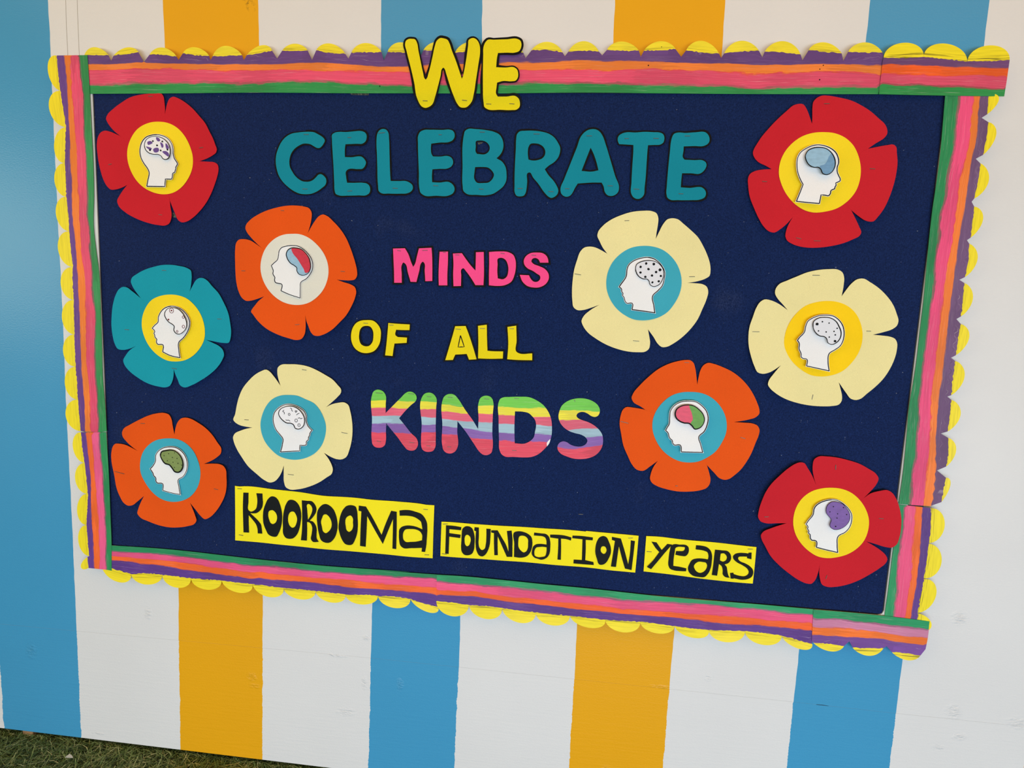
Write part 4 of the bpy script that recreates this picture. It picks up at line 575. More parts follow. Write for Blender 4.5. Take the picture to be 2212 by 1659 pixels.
BORDER=[
dict(n='left_upper',d=18.6,ax='y',inner='-11066,17447! -11048,16861 -11045,16605 -11038,16089 -11028,15437 -11025,15043 -11039,14355 -11079,13654 -11025,12949 -10981,12566 -10976,11735 -10980,10892 -10986,9868 -10958,9406 -10940,8699!',ea='-11825,17441!',eb='-11160,8664 -11536,8662 -11630,8671',sc=[((-11826, 17436), (-12069, 17117), (-11777, 16667)), ((-11777, 16667), (-12064, 16277), (-11675, 15862)), ((-11675, 15862), (-11994, 15452), (-11744, 15053)), ((-11744, 15053), (-12013, 14681), (-11746, 14286)), ((-11746, 14286), (-12017, 13902), (-11710, 13489)), ((-11710, 13489), (-12019, 13084), (-11653, 12655)), ((-11653, 12655), (-11993, 12283), (-11666, 11876)), ((-11666, 11876), (-11987, 11470), (-11690, 11045)), ((-11690, 11045), (-12004, 10646), (-11696, 10260)), ((-11696, 10260), (-12003, 9842), (-11672, 9453)), ((-11672, 9453), (-11998, 9054), (-11630, 8665))],bd=[[(-11067, 17421), (-11066, 16989), (-11045, 16605), (-11035, 15829), (-11025, 15043), (-11038, 14379), (-11064, 13924), (-11033, 13113), (-10983, 12291), (-10975, 11456), (-10986, 10609), (-10985, 9894), (-10958, 9406), (-10939, 8737)], [(-11256, 17422), (-11247, 16989), (-11191, 16604), (-11226, 15827), (-11203, 15040), (-11218, 14376), (-11223, 13921), (-11199, 13108), (-11190, 12283), (-11128, 11450), (-11201, 10598), (-11186, 9883), (-11154, 9395), (-11182, 8722)], [(-11513, 17422), (-11504, 16989), (-11500, 16603), (-11463, 15825), (-11426, 15037), (-11457, 14371), (-11448, 13915), (-11426, 13101), (-11357, 12277), (-11395, 11439), (-11412, 10588), (-11394, 9872), (-11385, 9382), (-11393, 8709)], [(-11650, 17423), (-11628, 16989), (-11603, 16603), (-11596, 15824), (-11590, 15034), (-11622, 14367), (-11629, 13911), (-11577, 13097), (-11525, 12271), (-11549, 11432), (-11548, 10582), (-11550, 9864), (-11510, 9375), (-11518, 8701)], [(-11826, 17423), (-11804, 16988), (-11735, 16602), (-11685, 15823), (-11755, 15032), (-11743, 14365), (-11750, 13908), (-11699, 13093), (-11678, 12266), (-11687, 11426), (-11697, 10575), (-11668, 9858), (-11685, 9365), (-11628, 8694)]]),
dict(n='left_lower',d=17.8,ax='y',inner='-10964,8675! -10951,8234 -10933,7492 -10932,6739 -10930,5978 -10957,5111!',ea='-11639,8633',eb='-11124,5122 -11574,5126',sc=[((-11639, 8633), (-11853, 8250), (-11573, 7866)), ((-11573, 7866), (-11821, 7444), (-11520, 7074)), ((-11520, 7074), (-11832, 6671), (-11595, 6255)), ((-11595, 6255), (-11832, 5843), (-11554, 5448)), ((-11610, 5412), (-11777, 5158), (-11591, 5125))],bd=[[(-10965, 8646), (-10927, 7641), (-10925, 6740), (-10930, 5978), (-10956, 5143)], [(-11175, 8633), (-11117, 7628), (-11090, 6727), (-11090, 5965), (-11124, 5128)], [(-11382, 8620), (-11322, 7614), (-11297, 6712), (-11256, 5951), (-11278, 5114)], [(-11508, 8612), (-11433, 7606), (-11457, 6699), (-11449, 5936), (-11456, 5099)], [(-11641, 8604), (-11567, 7597), (-11553, 6692), (-11594, 5924), (-11586, 5088)]]),
dict(n='top_long',d=17.2,ax='x',inner='-11249,16610! -10373,16616 -9223,16626 -6948,16652 -6234,16652 -4885,16647 -3563,16650 -1503,16655 -566,16670 424,16679 1642,16671 3776,16663 4656,16664 6175,16670!',ea='',eb='6181,17281',sc=[((-11243, 17378), (-10869, 17610), (-10496, 17326), (-11152, 17454), (-10558, 17448)), ((-10496, 17326), (-10092, 17615), (-9694, 17300), (-10434, 17437), (-9824, 17514)), ((-9694, 17300), (-9225, 17599), (-8856, 17344), (-9555, 17458), (-8905, 17419)), ((-8856, 17344), (-8452, 17614), (-8094, 17335), (-8749, 17486), (-8121, 17432)), ((-8094, 17335), (-7715, 17626), (-7305, 17334), (-8037, 17422), (-7345, 17445)), ((-7305, 17334), (-6885, 17645), (-6527, 17370), (-7235, 17445), (-6646, 17537)), ((-6527, 17370), (-6112, 17674), (-5721, 17339), (-6409, 17536), (-5824, 17539)), ((-5721, 17339), (-5308, 17678), (-4893, 17367), (-5628, 17539), (-4961, 17459)), ((-4893, 17367), (-4514, 17687), (-4096, 17329), (-4826, 17493), (-4152, 17505)), ((-4096, 17329), (-3717, 17683), (-3268, 17436), (-4013, 17505), (-3337, 17489)), ((-3268, 17436), (-2917, 17685), (-2559, 17453), (-3221, 17531), (-2604, 17506)), ((-2559, 17453), (-2203, 17689), (-1780, 17432), (-2526, 17482), (-1828, 17503)), ((-1780, 17432), (-1402, 17678), (-1000, 17372), (-1740, 17491), (-1055, 17478)), ((-1000, 17372), (-543, 17682), (-171, 17405), (-883, 17524), (-224, 17482)), ((-171, 17405), (206, 17688), (607, 17422), (-102, 17498), (534, 17497)), ((607, 17422), (995, 17684), (1405, 17390), (702, 17531), (1355, 17517)), ((1405, 17390), (1785, 17694), (2228, 17389), (1463, 17512), (2105, 17538)), ((2228, 17389), (2624, 17695), (3034, 17364), (2320, 17514), (2984, 17451)), ((3034, 17364), (3395, 17687), (3851, 17374), (3089, 17455), (3775, 17499)), ((3851, 17374), (4238, 17681), (4643, 17316), (3888, 17487), (4593, 17433)), ((4643, 17316), (5035, 17658), (5433, 17304), (4744, 17511), (5388, 17449)), ((5433, 17304), (5800, 17641), (6187, 17403), (5509, 17478), (6162, 17465))],bd=[[(-11249, 16610), (-11073, 16611), (-9882, 16621), (-8939, 16627), (-7813, 16636), (-7057, 16651), (-5826, 16651), (-4885, 16647), (-4089, 16650), (-3302, 16651), (-1503, 16655), (-817, 16667), (178, 16678), (1158, 16674), (2123, 16671), (3073, 16665), (3776, 16663), (4426, 16664), (5113, 16666), (5793, 16669), (6220, 16671)], [(-11238, 16855), (-11063, 16842), (-9874, 16878), (-8933, 16867), (-7809, 16887), (-7055, 16901), (-5827, 16922), (-4888, 16865), (-4093, 16850), (-3307, 16835), (-1513, 16898), (-827, 16888), (166, 16885), (1144, 16880), (2108, 16866), (3061, 16815), (3766, 16778), (4413, 16803), (5098, 16820), (5777, 16818), (6204, 16812)], [(-11224, 17149), (-11050, 17136), (-9863, 17187), (-8925, 17174), (-7805, 17156), (-7053, 17144), (-5828, 17173), (-4890, 17112), (-4097, 17100), (-3313, 17088), (-1524, 17148), (-839, 17131), (150, 17159), (1126, 17159), (2086, 17164), (3036, 17113), (3739, 17084), (4384, 17107), (5067, 17120), (5748, 17091), (6175, 17069)], [(-11218, 17276), (-11043, 17276), (-9859, 17313), (-8923, 17281), (-7804, 17255), (-7052, 17260), (-5828, 17307), (-4892, 17265), (-4099, 17197), (-3316, 17208), (-1530, 17302), (-847, 17301), (141, 17330), (1115, 17329), (2075, 17304), (3023, 17262), (3724, 17245), (4371, 17242), (5048, 17311), (5730, 17254), (6158, 17221)], [(-11210, 17454), (-11040, 17352), (-9858, 17350), (-8921, 17349), (-7803, 17335), (-7051, 17358), (-5828, 17356), (-4893, 17367), (-4102, 17341), (-3322, 17436), (-1536, 17432), (-851, 17383), (136, 17416), (1110, 17403), (2069, 17389), (3014, 17376), (3713, 17374), (4363, 17328), (5048, 17316), (5720, 17348), (6139, 17392)]]),
dict(n='top_right',d=19.2,ax='x',inner='6175,16661! 7340,16639 8521,16629!',ea='6174,17271',eb='8529,16919',sc=[((6187, 17359), (6553, 17634), (6939, 17369)), ((6939, 17369), (7319, 17615), (7757, 17280)), ((7761, 17284), (8133, 17577), (8531, 17307))],bd=[[(6175, 16661), (7120, 16645), (7995, 16635), (8622, 16629)], [(6150, 16892), (7097, 16839), (7972, 16814), (8605, 16754)], [(6130, 17066), (7072, 17045), (7945, 17028), (8570, 17017)], [(6111, 17238), (7051, 17226), (7925, 17188), (8552, 17155)], [(6098, 17360), (7035, 17358), (7910, 17301), (8532, 17300)]]),
dict(n='right_upper',d=18.4,ax='y',inner='7431,16677! 7453,16118 7478,15371 7466,14730 7458,14428 7463,14008 7477,13419 7508,12584 7511,11979 7517,11243 7505,10848 7482,10446 7511,9690 7528,8922 7516,8241!',ea='8234,16680',eb='8036,8238 7845,8245',sc=[((8223, 16680), (8425, 16570), (8162, 16224), (8244, 16680), (8258, 16292)), ((8162, 16224), (8455, 15892), (8154, 15438), (8299, 16143), (8280, 15514)), ((8154, 15438), (8444, 15022), (8183, 14601), (8248, 15355), (8224, 14664)), ((8183, 14601), (8432, 14265), (8190, 13841), (8243, 14510), (8251, 13889)), ((8190, 13841), (8427, 13473), (8144, 13043), (8243, 13772), (8245, 13101)), ((8144, 13043), (8442, 12680), (8188, 12243), (8249, 12982), (8271, 12302)), ((8188, 12243), (8472, 11876), (8184, 11441), (8284, 12145), (8269, 11496)), ((8184, 11441), (8493, 11071), (8211, 10624), (8272, 11379), (8285, 10658)), ((8211, 10624), (8507, 10267), (8178, 9833), (8297, 10562), (8307, 9884)), ((8178, 9833), (8512, 9500), (8200, 9033), (8335, 9749), (8371, 9129)), ((8200, 9033), (8490, 8732), (8154, 8242), (8399, 8885), (8372, 8349))],bd=[[(7433, 16677), (7466, 15780), (7461, 14866), (7455, 14358), (7472, 13656), (7500, 12944), (7505, 12222), (7511, 11489), (7504, 10995), (7482, 10446), (7511, 9690), (7528, 8922), (7518, 8220)], [(7709, 16678), (7741, 15783), (7694, 14871), (7667, 14363), (7663, 13661), (7681, 12950), (7676, 12229), (7667, 11497), (7672, 11004), (7679, 10457), (7749, 9705), (7740, 8937), (7774, 8239)], [(7991, 16679), (8004, 15786), (7934, 14875), (7935, 14369), (7914, 13669), (7895, 12958), (7904, 12238), (7901, 11508), (7903, 11016), (7949, 10472), (8000, 9721), (8014, 8956), (8014, 8257)], [(8065, 16679), (8109, 15787), (8086, 14878), (8079, 14373), (8044, 13672), (8024, 12962), (8051, 12244), (8067, 11516), (8070, 11024), (8060, 10479), (8097, 9727), (8208, 8969), (8221, 8273)], [(8223, 16680), (8218, 15788), (8203, 14881), (8200, 14375), (8189, 13677), (8154, 12967), (8198, 12250), (8197, 11522), (8212, 11032), (8209, 10487), (8197, 9733), (8219, 8970), (8245, 8275)]]),
dict(n='right_lower',d=17.6,ax='y',inner='7523,8228! 7537,7746 7525,7214 7528,6655 7527,6124 7521,5742 7542,5442!',ea='8176,8202',eb='8211,5371',sc=[((8177, 8194), (8503, 7849), (8234, 7419)), ((8235, 7406), (8539, 7008), (8226, 6620)), ((8229, 6599), (8523, 6271), (8195, 5820)), ((8197, 5807), (8499, 5564), (8211, 5371))],bd=[[(7524, 8218), (7528, 7613), (7523, 7081), (7521, 6395), (7525, 5852), (7546, 5360)], [(7649, 8227), (7688, 7626), (7660, 7092), (7713, 6412), (7751, 5873), (7770, 5382)], [(7890, 8245), (7932, 7645), (7958, 7118), (7977, 6436), (7944, 5891), (7964, 5401)], [(8020, 8255), (8044, 7654), (8077, 7128), (8109, 6448), (8081, 5904), (8108, 5415)], [(8180, 8267), (8169, 7664), (8255, 7143), (8233, 6459), (8184, 5914), (8205, 5425)]]),
dict(n='bottom_left',d=17,ax='x',inner='-11105,5770! -9523,5800 -7026,5739 -5350,5719 -3309,5749 -3886,5728 -2452,5746!',ea='-11257,5190',eb='-2546,5067',sc=[((-11240, 5223), (-10789, 4842), (-10436, 5060)), ((-10436, 5060), (-9961, 4845), (-9599, 5119)), ((-9599, 5119), (-9173, 4833), (-8829, 5095)), ((-8829, 5095), (-8392, 4842), (-8017, 5106)), ((-8017, 5106), (-7528, 4845), (-7214, 5087)), ((-7214, 5087), (-6727, 4812), (-6409, 5063)), ((-6409, 5063), (-5942, 4818), (-5592, 5059)), ((-5592, 5059), (-5150, 4814), (-4827, 5039)), ((-4827, 5039), (-4397, 4827), (-4014, 5079)), ((-4014, 5079), (-3563, 4828), (-3213, 5079)), ((-3213, 5079), (-2768, 4803), (-2528, 4936))],bd=[[(-11233, 5774), (-10913, 5776), (-9211, 5796), (-7063, 5736), (-7146, 5713), (-5350, 5719), (-4176, 5732), (-2737, 5756), (-2452, 5752)], [(-11240, 5601), (-10920, 5606), (-9215, 5628), (-7064, 5561), (-7147, 5548), (-5349, 5549), (-4174, 5584), (-2733, 5624), (-2448, 5620)], [(-11245, 5486), (-10924, 5498), (-9219, 5505), (-7065, 5389), (-7149, 5366), (-5347, 5382), (-4171, 5386), (-2727, 5419), (-2442, 5416)], [(-11249, 5393), (-10928, 5398), (-9223, 5321), (-7066, 5267), (-7150, 5230), (-5347, 5256), (-4169, 5243), (-2723, 5257), (-2437, 5254)], [(-11256, 5221), (-10938, 5156), (-9229, 5105), (-7067, 5085), (-7152, 5047), (-5345, 5061), (-4166, 5065), (-2717, 5051), (-2428, 4960)]]),
dict(n='bottom_middle',d=17.8,ax='x',inner='-2578,5744! -2167,5758 -735,5749 -16,5736 802,5730 2940,5685 5040,5700 6048,5693!',ea='-2575,5334',eb='6055,4989',sc=[((-2573, 5084), (-2163, 4753), (-1782, 5061)), ((-1782, 5061), (-1327, 4760), (-989, 5066)), ((-989, 5066), (-535, 4749), (-187, 5025)), ((-187, 5025), (240, 4758), (616, 5021)), ((616, 5021), (1102, 4773), (1435, 5005)), ((1435, 5005), (1888, 4750), (2237, 5034)), ((2237, 5034), (2648, 4797), (3017, 5005)), ((3017, 5005), (3484, 4763), (3786, 4981)), ((3786, 4981), (4217, 4752), (4587, 5033)), ((4587, 5033), (5018, 4757), (5393, 5006)), ((5393, 5006), (5787, 4751), (6066, 4878))],bd=[[(-2564, 5746), (-1604, 5758), (-844, 5739), (802, 5730), (1879, 5700), (2940, 5685), (3983, 5684), (5010, 5697), (5469, 5685), (6023, 5696)], [(-2559, 5565), (-1597, 5555), (-836, 5558), (813, 5530), (1893, 5502), (2949, 5559), (3991, 5587), (5022, 5559), (5483, 5541), (6038, 5545)], [(-2553, 5360), (-1590, 5381), (-827, 5349), (826, 5301), (1908, 5266), (2969, 5291), (4012, 5335), (5041, 5351), (5501, 5348), (6053, 5393)], [(-2549, 5254), (-1586, 5273), (-821, 5227), (831, 5230), (1911, 5218), (2974, 5226), (4026, 5167), (5056, 5184), (5516, 5187), (6076, 5159)], [(-2544, 5086), (-1579, 5074), (-813, 5038), (842, 5029), (1924, 5018), (2990, 5008), (4040, 4998), (5071, 5030), (5534, 5006), (6093, 4993)]]),
dict(n='bottom_right',d=19.2,ax='x',inner='6004,5694! 6714,5701 7701,5686 8458,5656!',ea='6031,5163',eb='8459,5241',sc=[((6044, 4955), (6462, 4759), (6840, 5030), (6081, 4916), (6738, 4905)), ((6840, 5030), (7276, 4746), (7632, 4992), (6925, 4885), (7569, 4938)), ((7632, 4992), (8080, 4728), (8444, 5006), (7757, 4866), (8355, 4845))],bd=[[(5991, 5692), (6714, 5695), (7455, 5690), (8458, 5656)], [(6013, 5473), (6735, 5496), (7480, 5467), (8485, 5430)], [(6033, 5269), (6755, 5313), (7503, 5260), (8505, 5268)], [(6050, 5103), (6777, 5104), (7517, 5140), (8532, 5037)], [(6064, 4957), (6786, 5016), (7533, 4995), (8536, 5002)]]),
]
EDGES=[[(-14468, 170), (-14482, 2028)], [(-12187, 18750), (-12185, 4838), (-12194, 186)], [(-9341, 18719), (-9320, 17718), (-9309, 4746), (-9353, 227)], [(-7076, 18694), (-7051, 17778), (-7037, 4709), (-7091, 231)], [(-4244, 18663), (-4229, 17709), (-4211, 4851), (-4242, 345)], [(-2004, 18638), (-1980, 17776), (-2003, 4702), (-2022, 629)], [(809, 18608), (833, 17783), (814, 4706), (821, 991)], [(3068, 18583), (3089, 17591), (3060, 4778), (3058, 1277)], [(5910, 18552), (5912, 17751), (5878, 4631), (5899, 1639)], [(8159, 18528), (8169, 17698), (8144, 4586), (8144, 1926)]]
JOINT=[(-14404, 3235), (-4232, 3339), (3060, 3320), (5876, 3313), (8142, 3288)]
FRAMEQ=[(-11016, 16685), (7497, 16721), (7516, 5676), (-10983, 5657)]
TAPE1=[(-0.4903, 1.6678), (-0.4435, 1.6679), (-0.4442, 1.662), (-0.4822, 1.6629)]
TAPE2=[(-0.9126, 1.4014), (-0.907, 1.3987), (-0.9021, 1.3883), (-0.9129, 1.389)]
TAPE3=[(-0.1972, 1.566), (-0.1834, 1.5659), (-0.1929, 1.561), (-0.1959, 1.5614)]
STAPLE1=(678,7470,790,7473)

setup_mats()
# ============================================================ the setting
XL, XR, ZB, ZT = -2.6, 2.3, 0.022, 2.62
def edge_x(i, z):
    p = sorted((q[1] * 1e-4, q[0] * 1e-4) for q in EDGES[i])
    return np.interp(z, [q[0] for q in p], [q[1] for q in p])
wall = bpy.data.objects.new('wall_back', None); COL.objects.link(wall); wall['kind'] = 'structure'
def wall_panel(z0f, z1f):
    """one sheet of the painted ply wall; stripes are paint, so they are faces of the sheet"""
    N = 260
    t = np.linspace(0, 1, N)
    cols = [lambda z: np.full_like(z, XL)]
    for dx in (-1.4468 - .225 - .283 - .225, -1.4468 - .283 - .225, -1.4468 - .283):
        cols.append(lambda z, d=dx: np.full_like(z, d))
    for i in range(10): cols.append(lambda z, i=i: edge_x(i, z))
    for dx in (.8155 + .283, .8155 + .283 + .225, .8155 + .283 * 2 + .225, .8155 + .283 * 2 + .45):
        cols.append(lambda z, d=dx: np.full_like(z, d))
    cols.append(lambda z: np.full_like(z, XR))
    paint = [1, 0, 2, 0, 1, 0, 2, 0, 1, 0, 2, 0, 1, 0, 2, 0, 1, 0, 2]
    V, F, mi = [], [], []
    nc = len(cols)
    X = []
    for j, cf in enumerate(cols):
        zz = z0f(0.0) + (z1f(0.0) - z0f(0.0)) * t
        x = cf(zz)
        if 0 < j < nc - 1:
            r = rng.normal(0, 1, N); r = np.convolve(r, [.25, .5, .25], 'same')
            b = np.interp(np.arange(N), np.arange(0, N, 13), rng.normal(0, 1, len(range(0, N, 13))))
            x = x + r * 0.00055 + b * 0.0006
        X.append(x)
    # sub-divide very wide columns only at their borders; rows follow the sloping joint
    for j in range(nc):
        for i in range(N):
            x = X[j][i]; z = z0f(x) + (z1f(x) - z0f(x)) * t[i]
            V.append((x, 0.0, z))
    for j in range(nc - 1):
        for i in range(N - 1):
            F.append((j * N + i, (j + 1) * N + i, (j + 1) * N + i + 1, j * N + i + 1)); mi.append(paint[j])
    b = len(V)
    # rounded arris, then the edges of the sheet
    ring = [j * N for j in range(nc)] + [(nc - 1) * N + i for i in range(1, N)] + [j * N + N - 1 for j in range(nc - 2, -1, -1)] + [i for i in range(N - 2, 0, -1)]
    for q in ring: V.append((V[q][0], 0.018, V[q][2]))
    n = len(ring)
    for k in range(n):
        k2 = (k + 1) % n
        F.append((ring[k2], ring[k], b + k, b + k2)); mi.append(0)
    F.append(tuple(b + k for k in range(n - 1, -1, -1))); mi.append(0)
    return obj('wall_panel', V, F, [M['white'], M['blue'], M['orange']], wall, mi)
jx = [XL] + [q[0] * 1e-4 for q in JOINT] + [XR]; jz = [0.331] + [q[1] * 1e-4 for q in JOINT] + [0.329]
joint = lambda x: float(np.interp(x, jx, jz))
wall_panel(lambda x: ZB, lambda x: joint(x) - 0.0001)
wall_panel(lambda x: joint(x) + 0.0001, lambda x: ZT)
# two pencil guide lines ruled on the white stripe above the border
for (x0, x1) in ((-1.1737, -1.1735), (-1.1446, -1.1442)):
    v, f = ribbon(np.array([(x0 + .0004 * math.sin(k), 1.66 + k * .03) for k in range(17)] + [(x1, 2.2)]), 0.0008, 0.0002)
    obj('pencil_line', v, f, M['pencil'], wall)

v, f = ribbon(np.array([(0.6397, 0.3308), (0.6534, 0.3309), (0.6670, 0.3301)]), [.0010, .0014, .0006], 0.0002)
obj('open_seam', v, f, M['seal'], wall)
fl = obj('floor', [(-3.5, -4.5, 0), (3.2, -4.5, 0), (3.2, 0.35, 0), (-3.5, 0.35, 0), (-3.5, -4.5, -.05), (3.2, -4.5, -.05), (3.2, .35, -.05), (-3.5, .35, -.05)],
         [(0, 1, 2, 3), (7, 6, 5, 4), (0, 4, 5, 1), (1, 5, 6, 2), (2, 6, 7, 3), (3, 7, 4, 0)], M['turf'])
fl['kind'] = 'structure'
ce = obj('ceiling', [(-2.6, -2.6, 2.62), (2.3, -2.6, 2.62), (2.3, 0.02, 2.62), (-2.6, .02, 2.62), (-2.6, -2.6, 2.66), (2.3, -2.6, 2.66), (2.3, .02, 2.66), (-2.6, .02, 2.66)],
         [(3, 2, 1, 0), (4, 5, 6, 7), (0, 1, 5, 4), (1, 2, 6, 5), (2, 3, 7, 6), (3, 0, 4, 7)], M['ceiling'])
ce['kind'] = 'structure'

# artificial turf: curly blades, one object
def turf():
    n = 92000
    x = np.where(rng.random(n) < .72, rng.uniform(-1.9, .2, n), rng.uniform(.2, 1.7, n)); y = -rng.beta(1.0, 1.5, n) * 0.62 + 0.03
    h = rng.uniform(.010, .026, n); a = rng.uniform(0, 2 * np.pi, n); w = rng.uniform(.0011, .0024, n)
    lean = rng.uniform(.7, 2.4, n) * h; cur = rng.normal(0, .95, n)
    keep = ~((y > -0.004) & (h > .019)); x, y, h, a, w, lean, cur = (q[keep] for q in (x, y, h, a, w, lean, cur)); n = len(x)
    V = []
    for k, t in enumerate((0, .4, .75, 1.0)):
        ang = a + cur * t
        cx = x + np.cos(ang) * lean * t ** 1.4; cy = np.minimum(y + np.sin(ang) * lean * t ** 1.4, np.where(h > .018, -0.003, 1)); cz = h * (t - .28 * t * t * (lean / h > .8))
        ww = w * (1 - .8 * t)
        px, py = -np.sin(ang) * ww, np.cos(ang) * ww
        V.append(np.stack([cx + px, cy + py, cz], 1)); V.append(np.stack([cx - px, cy - py, cz], 1))
    V = np.stack(V, 1).reshape(-1, 3)
    b = np.arange(n)[:, None] * 8
    F = np.concatenate([b + np.array([0, 1, 3, 2]), b + np.array([2, 3, 5, 4]), b + np.array([4, 5, 7, 6])])
    me = bpy.data.meshes.new('artificial_grass')
    me.vertices.add(len(V)); me.vertices.foreach_set('co', V.ravel())
    me.loops.add(F.size); me.loops.foreach_set('vertex_index', F.ravel().astype(np.int32))
    me.polygons.add(len(F)); me.polygons.foreach_set('loop_start', (np.arange(len(F)) * 4).astype(np.int32))
    me.update(calc_edges=True); me.validate()
    at = me.attributes.new('tone', 'FLOAT', 'POINT')
    at.data.foreach_set('value', np.repeat(np.clip(rng.normal(.42, .27, n), 0, 1), 8).astype(np.float32))
    me.materials.append(M['blade'])
    o = bpy.data.objects.new('artificial_grass', me); COL.objects.link(o)
    o['kind'] = 'stuff'; tag(o, 'short curly green artificial grass at the foot of the striped wall', 'grass')
turf()

def box(x0, x1, y0, y1, z0, z1):
    v = [(x, y, z) for x in (x0, x1) for y in (y0, y1) for z in (z0, z1)]
    return v, [(0, 1, 3, 2), (4, 6, 7, 5), (0, 4, 5, 1), (2, 3, 7, 6), (0, 2, 6, 4), (1, 5, 7, 3)]
v, f = box(-1.392, -1.362, .000, .05, .0, .0215)
tag(obj('wood_packer', v, f, M['wood'], origin=(-1.377, .025, 0)), 'bare wood packer wedged under the wide blue stripe at the foot of the wall', 'wood block')
rw = np.array([(-.009, -.003), (.000, -.006), (.010, .000), (.004, .004), (-.004, .005)])
v3 = [(-1.190 + a, -.062 + b, .026 + .003 * math.sin(i * 2)) for i, (a, b) in enumerate(rw)] + [(-1.190 + a, -.062 + b, .0255 + .003 * math.sin(i * 2)) for i, (a, b) in enumerate(rw)]
tag(obj('paper_scrap', v3, [(0, 1, 2, 3, 4), (9, 8, 7, 6, 5)] + [(i, i + 5, (i + 1) % 5 + 5, (i + 1) % 5) for i in range(5)], M['scrap'], origin=(-1.19, -.062, .025)),
    'small torn white scrap lying on the artificial grass', 'litter')

# ============================================================ pinboard
q = np.array(FRAMEQ) * 1e-4                                      # inner corners of the frame: tl, tr, br, bl
FELT = 0.0125
org = np.array((-0.175, 0, 0.56))
board = thing('pinboard', 'wide noticeboard of navy felt in a thin aluminium frame on the striped wall', 'noticeboard', org)
cen = q.mean(0)
pan = cen + (q - cen) * np.array((1.004, 1.004))
co, n = [], 40
gx = np.linspace(0, 1, n)
tl, tr, br, bl = pan
v2 = np.array([bl, br, tr, tl]); vv, ff = triangulate([v2], grid=.12)
vs, fs, _, _ = sheet(vv, ff, FELT, FELT - 0.0008)
obj('felt_panel', vs, fs, M['felt'], board, origin=org)
out = cen + (q - cen) + np.sign(q - cen) * 0.022
for i in range(4):
    j = (i + 1) % 4
    a, b, c, d = q[i], q[j], out[j], out[i]
    ln = [a, b, c, d]
    prof = []
    V = [(p[0], -y, p[1]) for p in ln for y in (0.0155, 0.0008)]
    F = [(0, 2, 4, 6), (7, 5, 3, 1), (0, 1, 3, 2), (2, 3, 5, 4), (4, 5, 7, 6), (6, 7, 1, 0)]
    r = obj('frame_rail', V, F, M['alu'], board, origin=org)
    bm = bmesh.new(); bm.from_mesh(r.data); bmesh.ops.recalc_face_normals(bm, faces=bm.faces)
    bmesh.ops.bevel(bm, geom=bm.edges[:], offset=0.0007, segments=1, affect='EDGES'); bm.to_mesh(r.data); bm.free()
    e = (b - a) / np.linalg.norm(b - a); nin = (cen - (a + b) / 2); nin -= e * nin.dot(e); nin /= np.linalg.norm(nin)
    v, f = ribbon(np.array([a + nin * .0012, b + nin * .0012]), 0.0022, FELT + 0.0005)
    obj('frame_seal', v, f if nin.dot(np.array((-e[1], e[0]))) > -2 else f, M['seal'], board, origin=org)
# small metal corner piece shown at the lower right inside corner
c = q[2]
L = np.array([c + (-.012, 0), c + (0.001, -0.001), c + (0, .012), c + (-.003, .004)])
vv, ff = triangulate([L]); vs, fs, _, _ = sheet(vv, ff, 0.0148, 0.002)
obj('frame_corner', vs, fs, M['alu'], board, origin=org)

# ============================================================ painted paper border
BCOL = {
 'left_upper':   ((44, 142, 78), (226, 74, 108), (242, 126, 44), (104, 62, 138), (120, 92, 88)),
 'left_lower':   ((38, 140, 82), (240, 92, 140), (250, 108, 40), (98, 60, 142), (140, 92, 104)),
 'top_long':     ((36, 142, 72), (226, 76, 108), (238, 128, 50), (98, 62, 122), (178, 86, 96)),
 'top_right':    ((36, 142, 70), (218, 74, 104), (238, 92, 28), (108, 66, 116), (160, 70, 80)),
 'right_upper':  ((34, 134, 78), (232, 76, 122), (240, 124, 50), (112, 80, 118), (140, 90, 90)),
 'right_lower':  ((40, 146, 90), (234, 84, 126), (244, 108, 40), (96, 60, 132), (170, 90, 104)),
 'bottom_left':  ((34, 136, 84), (234, 84, 130), (246, 104, 36), (94, 56, 136), (140, 84, 104)),
 'bottom_middle':((42, 152, 96), (238, 84, 126), (246, 98, 34), (96, 58, 134), (160, 92, 112)),
 'bottom_right': ((36, 148, 92), (206, 128, 160), (246, 118, 40), (120, 74, 150), (160, 96, 124))}
BLAB = {
 'left_upper': 'long painted paper border strip down the left side, from the top corner',
 'left_lower': 'short painted border strip down the left side, ending at the bottom left corner',
 'top_long': 'long painted border strip along the top, passing behind the yellow W and E',
 'top_right': 'short three-scallop painted border piece overhanging the top right corner',
 'right_upper': 'long painted border strip down the right side, below the top right piece',
 'right_lower': 'short painted border strip down the right side, beside the lowest red flower',
 'bottom_left': 'painted border strip along the bottom, left of the overlapped join under the letters',
 'bottom_middle': 'painted border strip along the bottom, between the join and the corner piece',
 'bottom_right': 'short three-scallop border piece with mauve band at the bottom right corner'}
def jag(a, b, amp=0.0006, step=0.004):
    k = max(2, int(np.linalg.norm(b - a) / step)); t = np.linspace(0, 1, k + 1)
    L = a + (b - a) * t[:, None]; d = (b - a) / (np.linalg.norm(b - a) + 1e-9); nrm = np.array((-d[1], d[0]))
    w = rng.normal(0, amp, k + 1); w[0] = w[-1] = 0
    bow = np.sin(t * np.pi) * rng.normal(0, .0009)
    return L + nrm * (w + bow)[:, None]
